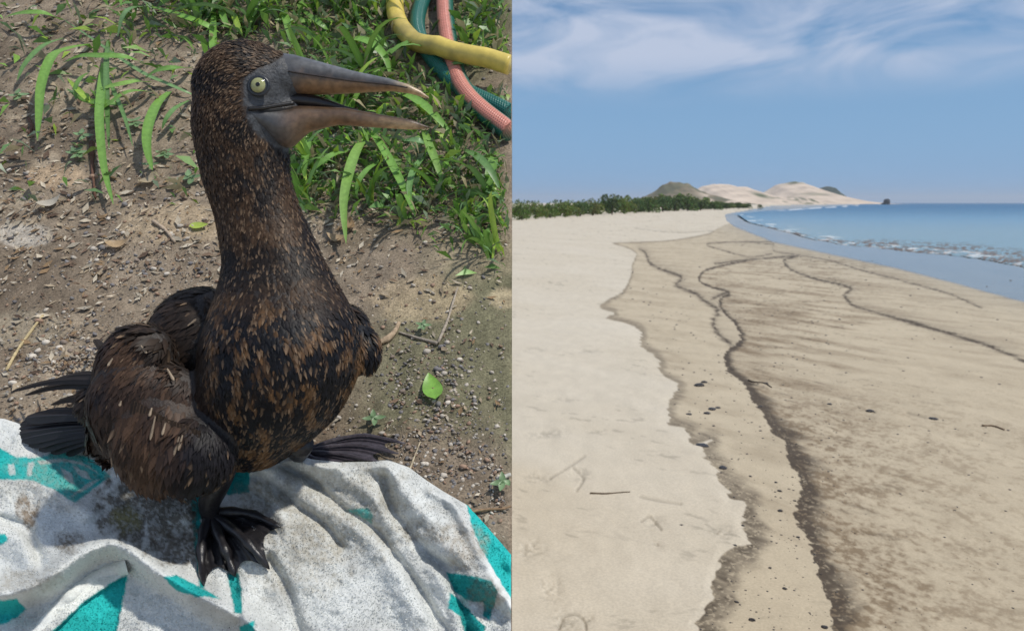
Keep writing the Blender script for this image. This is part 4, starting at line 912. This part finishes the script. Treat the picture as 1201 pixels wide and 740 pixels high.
me0 = bpy.data.meshes.new('tmp'); me0.from_pydata([tuple(map(float, a)) for a in np.vstack(bv)], [], [tuple(int(i) for i in q) for q in bf]); me0.update()
ob0 = bpy.data.objects.new('tmp', me0); col.objects.link(ob0)
rm = ob0.modifiers.new('r', 'REMESH'); rm.mode = 'VOXEL'; rm.voxel_size = .0034
sm = ob0.modifiers.new('s', 'SMOOTH'); sm.factor = .5; sm.iterations = 9
dg = bpy.context.evaluated_depsgraph_get(); ev_ = ob0.evaluated_get(dg); me1 = bpy.data.meshes.new_from_object(ev_)
nvb = len(me1.vertices); bco = np.zeros(nvb * 3, np.float32); me1.vertices.foreach_get('co', bco); bco = bco.reshape(-1, 3).astype(float)
me1.calc_loop_triangles(); tri_ = np.zeros(len(me1.loop_triangles) * 3, np.int32); me1.loop_triangles.foreach_get('vertices', tri_); tri_ = tri_.reshape(-1, 3)
bpy.data.objects.remove(ob0)
WINGP = [(150, 382), (122, 402), (106, 438), (100, 482), (112, 515), (140, 545), (180, 575), (212, 582), (250, 568), (274, 548), (282, 520), (268, 494), (242, 468), (216, 438), (196, 418), (175, 392)]
def bird_color(px, py, d, rnd):
    n1_ = fbm(px / 26, py / 30, 501, 3); n2_ = fbm(px / 9, py / 12, 502, 3)
    brown = np.array([.050, .029, .016]); dark = np.array([.014, .0105, .009]); rust = np.array([.115, .062, .028]); black_ = np.array([.006, .0065, .009])
    c = brown + (dark - brown) * sst(.45, .65, n1_)[..., None]
    breast = sst(320, 380, py) * sst(215, 265, px)
    cb = black_ + (rust - black_) * sst(.48, .64, n2_ * .5 + n1_ * .5)[..., None]
    c = c + (cb - c) * breast[..., None]
    wing = inpoly(px, py, WINGP) & (d < DB + .0)
    cw = np.array([.050, .029, .018]) + (np.array([.008, .007, .0085]) - np.array([.050, .029, .018])) * np.clip(np.maximum(sst(205, 265, px + (py - 500) * .6), sst(150, 112, px) * .6) + .5 * sst(.5, .7, n1_), 0, 1)[..., None]
    c = np.where(wing[..., None], cw, c)
    back = (px + 70 * (n2_ - .5) < 245) & (py > 300) & ~wing
    c = np.where(back[..., None], dark * 1.1 + (brown - dark) * .4 * n2_[..., None], c)
    return c, wing, breast, back, n1_, n2_
bpx, bpy_, bd = proj(bco)
bc, *_ = bird_color(bpx, bpy_, bd, None); bc = bc * .6
def bsurf(x, y):
    q = (bpx - x) ** 2 + (bpy_ - y) ** 2; m = q < 30
    if m.any(): return bd[m].min()
    return bd[np.argmin(q)]
FACE = [(288, 128), (286, 112), (287, 92), (300, 82), (322, 74), (338, 62), (352, 60), (380, 110), (375, 150), (345, 180), (322, 172), (303, 158), (292, 142)]
facev = inpoly(bpx, bpy_, FACE); slate = np.array([.060, .064, .070])
fn = fbm(bpx / 7, bpy_ / 3, 511, 3); bc = np.where(facev[:, None], slate * (.25 + 1.1 * fn)[:, None], bc)
body = obj('body', bco, tri_, M['skinfeather'], parent=bird, colors=np.clip(bc, .003, 1))
# ---- plumage: overlapping feather blades following the body
r = np.random.default_rng(66)
A_, B_, C_ = bco[tri_[:, 0]], bco[tri_[:, 1]], bco[tri_[:, 2]]; nn_ = np.cross(B_ - A_, C_ - A_); ar = np.linalg.norm(nn_, axis=1); nn_ /= ar[:, None] + 1e-12
facing = (nn_ @ VIEW) ; wts = ar * np.where(facing > -.25, 1.0, .35); nfe = 27000
cpx, cpy, _ = proj((A_ + B_ + C_) / 3); wts = wts * np.where(cpy < 170, 2.6, np.where(cpy < 330, 1.7, 1.0))
idx = r.choice(len(tri_), nfe, p=wts / wts.sum()); u_ = r.random((nfe, 1)); v_ = r.random((nfe, 1)); sw = u_ + v_ > 1; u_ = np.where(sw, 1 - u_, u_); v_ = np.where(sw, 1 - v_, v_)
fp = A_[idx] + u_ * (B_ - A_)[idx] + v_ * (C_ - A_)[idx]; fnm = nn_[idx]
fpx, fpy, fd = proj(fp); keep = ~inpoly(fpx, fpy, FACE) | (fd > DB + .02); fp, fnm, fpx, fpy, fd = fp[keep], fnm[keep], fpx[keep], fpy[keep], fd[keep]; nfe = len(fp)
fcl, wing, breast, back, n1_, n2_ = bird_color(fpx, fpy, fd, r)
# flow (image right, image down)
fx = np.zeros(nfe); fy = np.ones(nfe)
hd = fpy < 165; fx = np.where(hd, -(1 - sst(110, 170, fpy)) * 1.2 * sst(225, 300, fpx) - .15, fx); fy = np.where(hd, .25 + sst(70, 160, fpy) + .9 * sst(290, 235, fpx), fy)
fx = np.where(~hd & ~wing, .22 * sst(200, 330, fpy) * sst(300, 380, fpx) + .1, fx)
fx = np.where(fpy > 380, np.where(wing, fx, .25 - .5 * sst(380, 540, fpy)), fx)
fx = np.where(wing, -.35 - .35 * sst(480, 420, fpy) + .45 * sst(130, 105, fpx) + .1, fx)
fx = np.where(back, -.9, fx); fy = np.where(back, .8, fy)
fl = fx[:, None] * RX - fy[:, None] * U + r.normal(0, .13, (nfe, 3)); fl -= (fl * fnm).sum(1)[:, None] * fnm; fl /= np.linalg.norm(fl, axis=1)[:, None] + 1e-9
sd = np.cross(fnm, fl)
Lp = np.where(fpy < 160, 7.5, np.where(fpy < 330, 7.5 + (fpy - 160) * .05, 15.5)); Lp = np.where(wing, 15 + 26 * sst(420, 540, fpy) * sst(250, 190, fpx) + 8 * sst(170, 120, fpx), Lp); Lp = np.where(back, 26, Lp)
Lp = Lp * np.where(fnm @ VIEW < .25, .5, 1.0) * r.uniform(.7, 1.3, nfe); Wp = Lp * np.where(wing, .13, np.where(fpy < 330, .17, .15)) * r.uniform(.7, 1.2, nfe); Ln = (Lp * K)[:, None]; Wn = (Wp * K)[:, None]
cur = Ln ** 2 / (2 * .085)
b0 = fp - fnm * .0008; m0 = fp + fl * Ln * .55 + fnm * (.0016 - cur * .3); tp = fp + fl * Ln + fnm * (.0014 - cur * .85) + r.normal(0, .0006, (nfe, 3))
ml = m0 - sd * Wn - fnm * .0006; mr = m0 + sd * Wn - fnm * .0006
vv = np.stack([b0, ml, m0, mr, tp], 1).reshape(-1, 3); k5 = np.arange(nfe)[:, None] * 5
ff = np.concatenate([k5 + np.array(q) for q in ((0, 2, 1), (0, 3, 2), (1, 2, 4), (2, 3, 4))], 0)
var = r.uniform(.6, 1.5, (nfe, 1)); base_c = fcl * var * np.where(wing, .85, .68)[:, None]
prob = np.where(fpy < 165, .30, np.where(fpy < 330, .22, .16)); prob = np.where(breast > .5, .10 + .22 * sst(.45, .62, n2_) + .12 * sst(450, 520, fpy), prob); prob = np.where(wing, .025, prob); prob = np.where(back, .035, prob)
pal_ = r.random(nfe) < prob
tipc = np.where(pal_[:, None], np.array([.17, .115, .072]) * r.uniform(.5, 1.7, (nfe, 1)), base_c * 1.5)
colv = np.stack([base_c * .8, base_c, base_c * 1.1 * .5 + tipc * .5, base_c, tipc], 1).reshape(-1, 3)
o = obj('plumage', vv, ff, M['feather'], parent=bird, colors=np.clip(colv, .003, 1), smooth=False); o['kind'] = 'stuff'; o['label'] = 'wet dark brown feathers flecked with pale tips'

# ---- beak
def loft(xs, tops, bots, deps, d0, seg=16, power=1.0):
    V = []
    for x, a_, b_, hw in zip(xs, tops, bots, deps):
        cyy = (a_ + b_) / 2; hh = (b_ - a_) / 2; ang = np.linspace(0, 2 * np.pi, seg, endpoint=False)
        c_ = P(x, cyy, d0); V.append(c_ + K * (hw * np.cos(ang)[:, None] * F - hh * np.sin(ang)[:, None] * U))
    n = len(xs); return np.vstack(V), [tuple(q) for q in grid_faces(n, seg, True)] + [tuple(range(seg))[::-1], tuple((n - 1) * seg + s for s in range(seg))]
def rs(xs, ys, xq): return np.interp(xq, xs, ys)
xq = np.concatenate([np.linspace(322, 480, 40), np.linspace(483, 503, 12)])
ut = rs([322, 346, 373, 416, 454, 481, 494, 503], [62, 65, 72, 84, 92, 100, 107, 114.5], xq); ub = rs([322, 351, 389, 430, 459, 481, 494, 503], [112, 112, 111, 108.5, 107, 110, 113.5, 116], xq); ud = rs([322, 346, 380, 430, 480, 503], [24, 22, 16, 11, 7, 1.5], xq)
def beakcol(V, lower=False):
    px, py, d = proj(V); n_ = fbm(px / 14, py / 3.0, 601, 4); n3 = fbm(px / 5, py / 5, 602, 3); sl_ = np.array([.066, .068, .072]); horn = np.array([.20, .115, .058]); tan = np.array([.50, .36, .20])
    t_ = sst(340, 400, px)
    up = rs(xq, ut, px); dn_ = rs(xq, ub, px); vfrac = (py - up) / (dn_ - up + 1e-6)
    if not lower:
        c = sl_ + (horn - sl_) * (sst(.35, .62, vfrac + .35 * (n_ - .5)) * sst(335, 360, px))[:, None]
        c = c * (1 + .9 * sst(.16, .0, vfrac) * sst(345, 365, px))[:, None]; c = c * (1 - .45 * np.exp(-((vfrac - .42) / .06) ** 2) * sst(345, 365, px))[:, None]  # culmen highlight painted as a paler edge; darker groove line below it
        c = c + (tan - c) * (.8 * sst(455, 488, px) + .35 * sst(.78, .95, vfrac) * sst(350, 420, px))[:, None]
    else:
        c = sl_ * .8 + (horn * 1.0 - sl_ * .8) * (sst(315, 365, px) * (.5 + .6 * n_))[:, None]
        lowf = sst(0, 8, py - rs([300, 351, 405, 443, 484, 503], [127, 127, 129, 135, 142, 149], px)); c = c * (.35 + .65 * lowf)[:, None]
        c = c + (tan - c) * (.8 * sst(420, 480, px) * lowf)[:, None]
    return np.clip(c * (.65 + .7 * n3)[:, None], .004, 1)
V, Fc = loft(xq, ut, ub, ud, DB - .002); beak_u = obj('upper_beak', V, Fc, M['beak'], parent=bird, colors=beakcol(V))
# groove along the upper beak
gl = smooth_line([(338, 84), (372, 89), (412, 95), (452, 99), (478, 103)], 6); gdp = DB - .002 - K * rs(xq, ud, gl[:, 0]) * .97
V, Fc = tube(P(gl[:, 0], gl[:, 1], gdp), .0011, 6); o = obj('beak_groove', V, Fc, M['beak'], parent=beak_u, colors=np.tile([.03, .022, .018], (len(V), 1)))
xl = np.concatenate([np.linspace(294, 480, 46), np.linspace(483, 503, 10)])
lt = rs([294, 310, 351, 405, 443, 484, 503], [127, 126, 125, 127, 134, 141, 149], xl); lb = rs([294, 300, 308, 320, 332, 341, 350, 362, 395, 443, 484, 503], [133, 148, 158, 167, 173, 173.5, 165, 154.5, 146.5, 150, 152.5, 150.5], xl); ld = rs([294, 320, 345, 380, 430, 480, 503], [36, 30, 23, 15, 10, 6, 1.5], xl)
V, Fc = loft(xl, lt, lb, ld, DB - .008); obj('lower_beak', V, Fc, M['beak'], parent=bird, colors=beakcol(V, True))
xm = np.linspace(296, 420, 30); mt = rs([296, 330, 351, 372, 405, 420], [125, 115, 110, 112.5, 124.5, 129], xm); mb = rs([296, 351, 405, 420], [129, 129, 131, 132], xm); md_ = rs([296, 351, 405, 420], [34, 14, 6, 3], xm)
V, Fc = loft(xm, mt, mb, md_, DB + .002); obj('mouth_lining', V, Fc, M['beak'], parent=bird, colors=np.tile([.012, .010, .010], (len(V), 1)))
gl = smooth_line([(291, 128), (306, 127), (325, 124), (345, 121)], 6); V, Fc = tube(P(gl[:, 0], gl[:, 1], DB - K * np.interp(gl[:, 0], [291, 306, 325, 345], [42, 38.5, 31, 23])), K * 2.4, 8); obj('gape', V, Fc, M['beak'], parent=bird, colors=np.tile([.008, .007, .007], (len(V), 1)))
# ---- eye
M['eye'] = mat_col('eye', .08, .6); 
ec = P(303.5, 101, DB - 40.5 * K)
def disc_ball(c, rr, sq, colf, name, parent, n=24):
    bm = bmesh.new(); bmesh.ops.create_uvsphere(bm, u_segments=n, v_segments=n // 2, radius=1); v = np.array([q.co[:] for q in bm.verts]); f = [[a.index for a in p.verts] for p in bm.faces]; bm.free()
    vv = c + K * rr * (v[:, :1] * RX + v[:, 1:2] * U - v[:, 2:] * F * sq); return obj(name, vv, f, M['eye'], parent=parent, colors=colf(v))
er_ = []
a_ = np.linspace(0, 2 * np.pi, 28, endpoint=False); ring = ec + K * (11.2 * np.cos(a_)[:, None] * RX + 10.2 * np.sin(a_)[:, None] * U) - F * .0005
V, Fc = tube(np.vstack([ring, ring[:1]]), K * 2.0, 8, False); obj('eye_ring', V, Fc, M['beak'], parent=bird, colors=np.tile([.022, .026, .032], (len(V), 1)))
eye = disc_ball(ec, 10.6, .5, lambda v: np.tile([.03, .035, .04], (len(v), 1)), 'eye', bird)
disc_ball(ec - F * K * 2.2, 8.6, .5, lambda v: np.array([.33, .34, .15]) * (.75 + .35 * fbm(v[:, 0] * 9, v[:, 1] * 9, 5, 2))[:, None], 'iris', eye)
disc_ball(ec - F * K * 4.6 + RX * K * .5, 3.5, .7, lambda v: np.tile([.003, .003, .003], (len(v), 1)), 'pupil', eye)

# ---- legs and webbed feet
def leg(path, r0, r1):
    V, Fc = tube(np.array(path), np.linspace(r0, r1, len(path)), 12); return obj('leg', V, Fc, M['foot'], parent=bird, colors=np.tile([.012, .011, .0125], (len(V), 1)))
a0 = P(262, 540, DB - .005); heel = tsurf(246, 604, .010); leg(smooth_line([a0, P(254, 566, DB), P(246, 588, (DB + (heel - CAM) @ F) / 2), heel + np.array([0, 0, -.002])], 5), .020, .0105)
def webfoot(heel, tips, surf, colr, bend=.010, tr=1.0):
    H_ = np.array(heel, float); toes = []
    for (x, y, bx_, by_) in tips:
        pth = smooth_line([heel, (bx_, by_), (x, y)], 7); toes.append(np.array([surf(a, b, .006 + bend * math.sin(math.pi * k / (len(pth) - 1))) for k, (a, b) in enumerate(pth)]))
    V, Fc, nv = [], [], 0
    for tq in toes:
        n = len(tq); v, f = tube(tq, np.interp(np.linspace(0, 1, n), [0, .3, .6, .95, 1], [.0085, .0062, .0055, .0035, .001]) * tr * (1 + .18 * np.cos(np.linspace(0, 22, n))), 8); V.append(v); Fc += [[i + nv for i in q] for q in f]; nv += len(v)
    for ta, tb_ in zip(toes[:-1], toes[1:]):
        m_ = 13; n = len(ta); s = np.linspace(0, 1, n); g_ = []
        for k in range(m_):
            u = k / (m_ - 1); sc_ = 1 - .20 * 4 * u * (1 - u); q = np.stack([np.interp(s * sc_, s, ta[:, c]) * (1 - u) + np.interp(s * sc_, s, tb_[:, c]) * u for c in range(3)], -1)
            qx, qy, qd = proj(q); q = np.array([surf(a, b, (.0035 if tr == 1 else .007) + .0045 * (1 - math.sin(math.pi * u)) + .0015 * math.sin(u * 19)) for a, b in zip(qx, qy)])
            g_.append(q)
        g_ = np.stack(g_, 1).reshape(-1, 3); V.append(g_); Fc += [[i + nv for i in q] for q in grid_faces(n, m_)]; nv += len(g_)
    V = np.vstack(V); return obj('foot', V, Fc, M['foot'], parent=bird, colors=np.tile(colr, (len(V), 1)) * (.8 + .5 * fbm(V[:, 0] * 160, V[:, 2] * 160, 7, 3))[:, None])
webfoot((246, 600), [(239, 686, 236, 640), (276, 676, 262, 640), (316, 667, 286, 632), (329, 618, 292, 602)], tsurf, (.013, .012, .0135))
def gsurf(px, py, lift):
    h_ = hit1(px, py); return P(px, py, (h_ - CAM) @ F - lift - .016)
leg(smooth_line([P(352, 520, DB + .01), P(350, 530, DB + .05), hit1(356, 533) + GN * .012], 4), .017, .010)
webfoot((350, 530), [(476, 520, 420, 511), (468, 532, 415, 522), (448, 542, 400, 533), (395, 543, 372, 539)], gsurf, (.05, .042, .05), .002, .6)

# ---- tail and long wing feathers
def long_feather(name, a, b, w0, w1, colr, parent, n=12, sag=0.0, lift=(0, 0)):
    t_ = np.linspace(0, 1, n); c_ = a + (b - a) * t_[:, None] + GN * (sag * np.sin(np.pi * t_))[:, None]
    w_ = (w0 + (w1 - w0) * t_) * np.where(t_ > .85, np.sqrt(np.clip((1.02 - t_) / .17, .02, 1)), 1); T = (b - a) / np.linalg.norm(b - a); S = np.cross(T, GN * .8 + VIEW * .4); S /= np.linalg.norm(S); Nn = np.cross(S, T)
    V = np.stack([c_ - S * w_[:, None] - Nn * w_[:, None] * .2, c_ - S * w_[:, None] * .12, c_ + Nn * w_[:, None] * .14, c_ + S * w_[:, None] * .12, c_ + S * w_[:, None] - Nn * w_[:, None] * .2], 1).reshape(-1, 3)
    Fc = [tuple(q) for q in grid_faces(n, 5)]; cols = np.tile(np.array(colr), (len(V), 1)); cols[2::5] *= 2.6; cols *= (.75 + .5 * fbm(V[:, 0] * 300, V[:, 2] * 300, 9, 2))[:, None]
    return obj(name, V, Fc, M['feather'], parent=parent, colors=cols)
tips = [(24, 497), (22, 503), (21, 509), (26, 515), (34, 520), (46, 525), (60, 528), (78, 530), (98, 529), (30, 490), (44, 486)]
for k, (x, y) in enumerate(tips):
    a = P(140 + .5 * k, 494 + k * 2.2 if k < 9 else 490, DB + .06 - .002 * k); tipw = P(x, y, (hit1(x, y) - CAM) @ F - .012 - .003 * k)
    long_feather('tail_feather', a, tipw, .006, .0125, np.array([.016, .016, .019]) * random.uniform(.8, 1.3), bird, sag=.006)
for (x0_, y0_, x1_, y1_, w_) in ((125, 446, 14, 459, .006), (125, 452, 30, 463, .007), (128, 440, 50, 452, .006), (128, 470, 60, 474, .008), (130, 424, 110, 398, .006)):
    a = P(x0_, y0_, DB + .05); b_ = P(x1_, y1_, (hit1(x1_, y1_) - CAM) @ F - .035); long_feather('wing_feather', a, b_, w_ * 1.2, w_ * .6, (.014, .012, .013), bird, sag=.01)
# hanging wing feathers along the drooping trailing edge
r = np.random.default_rng(12)
for k in range(22):
    t_ = k / 21; x = lerp(150, 224, t_); y0_ = np.interp(x, [104, 120, 150, 185, 225], [455, 455, 470, 490, 505]); y1_ = np.interp(x, [104, 115, 140, 180, 212, 235], [494, 510, 536, 562, 572, 566]) + r.uniform(-6, 3)
    a = P(x + 8, y0_, bsurf(x + 8, y0_) - .002); xe = x - 3 + r.uniform(-3, 3); b_ = P(xe, y1_, bsurf(xe, y1_ - 5) + .002); long_feather('wing_feather', a, b_, .0035, .0045, np.array([.032, .021, .014]) * r.uniform(.6, 1.4), bird, sag=.003, n=9)
for (x, y, x2, y2) in ((182, 488, 176, 516), (194, 496, 190, 510), (142, 470, 140, 476), (210, 512, 203, 535), (214, 510, 209, 528), (132, 420, 126, 429), (178, 478, 175, 488), (165, 405, 172, 414), (220, 382, 230, 374), (196, 432, 204, 446)):
    long_feather('pale_feather', P(x, y, bsurf(x, y) - .004), P(x2, y2, bsurf(x2, y2) - .005), .0008, .0019, np.array([.26, .20, .14]) * r.uniform(.7, 1.1), bird, n=7)

# ------------------------------------------------------------------ sea air
hz_v = np.array([(x, y, z) for z in (-6.0, 75.0) for y in (-80.0, 9800.0) for x in (-9800.0, 9800.0)])
mh = bpy.data.materials.new('haze'); mh.use_nodes = True; th = mh.node_tree; th.nodes.clear()
pv_ = N(th, 'ShaderNodeVolumePrincipled'); pv_.inputs['Density'].default_value = 0.00017; pv_.inputs['Color'].default_value = (.86, .92, 1, 1); pv_.inputs['Anisotropy'].default_value = 0.1
oh = N(th, 'ShaderNodeOutputMaterial'); th.links.new(pv_.outputs[0], oh.inputs['Volume'])
hzo = obj('haze', hz_v, [(0, 2, 3, 1), (4, 5, 7, 6), (0, 1, 5, 4), (2, 6, 7, 3), (0, 4, 6, 2), (1, 3, 7, 5)], mh, smooth=False); tag(hzo, 'thin pale sea haze over the whole scene', 'haze', kind='stuff')
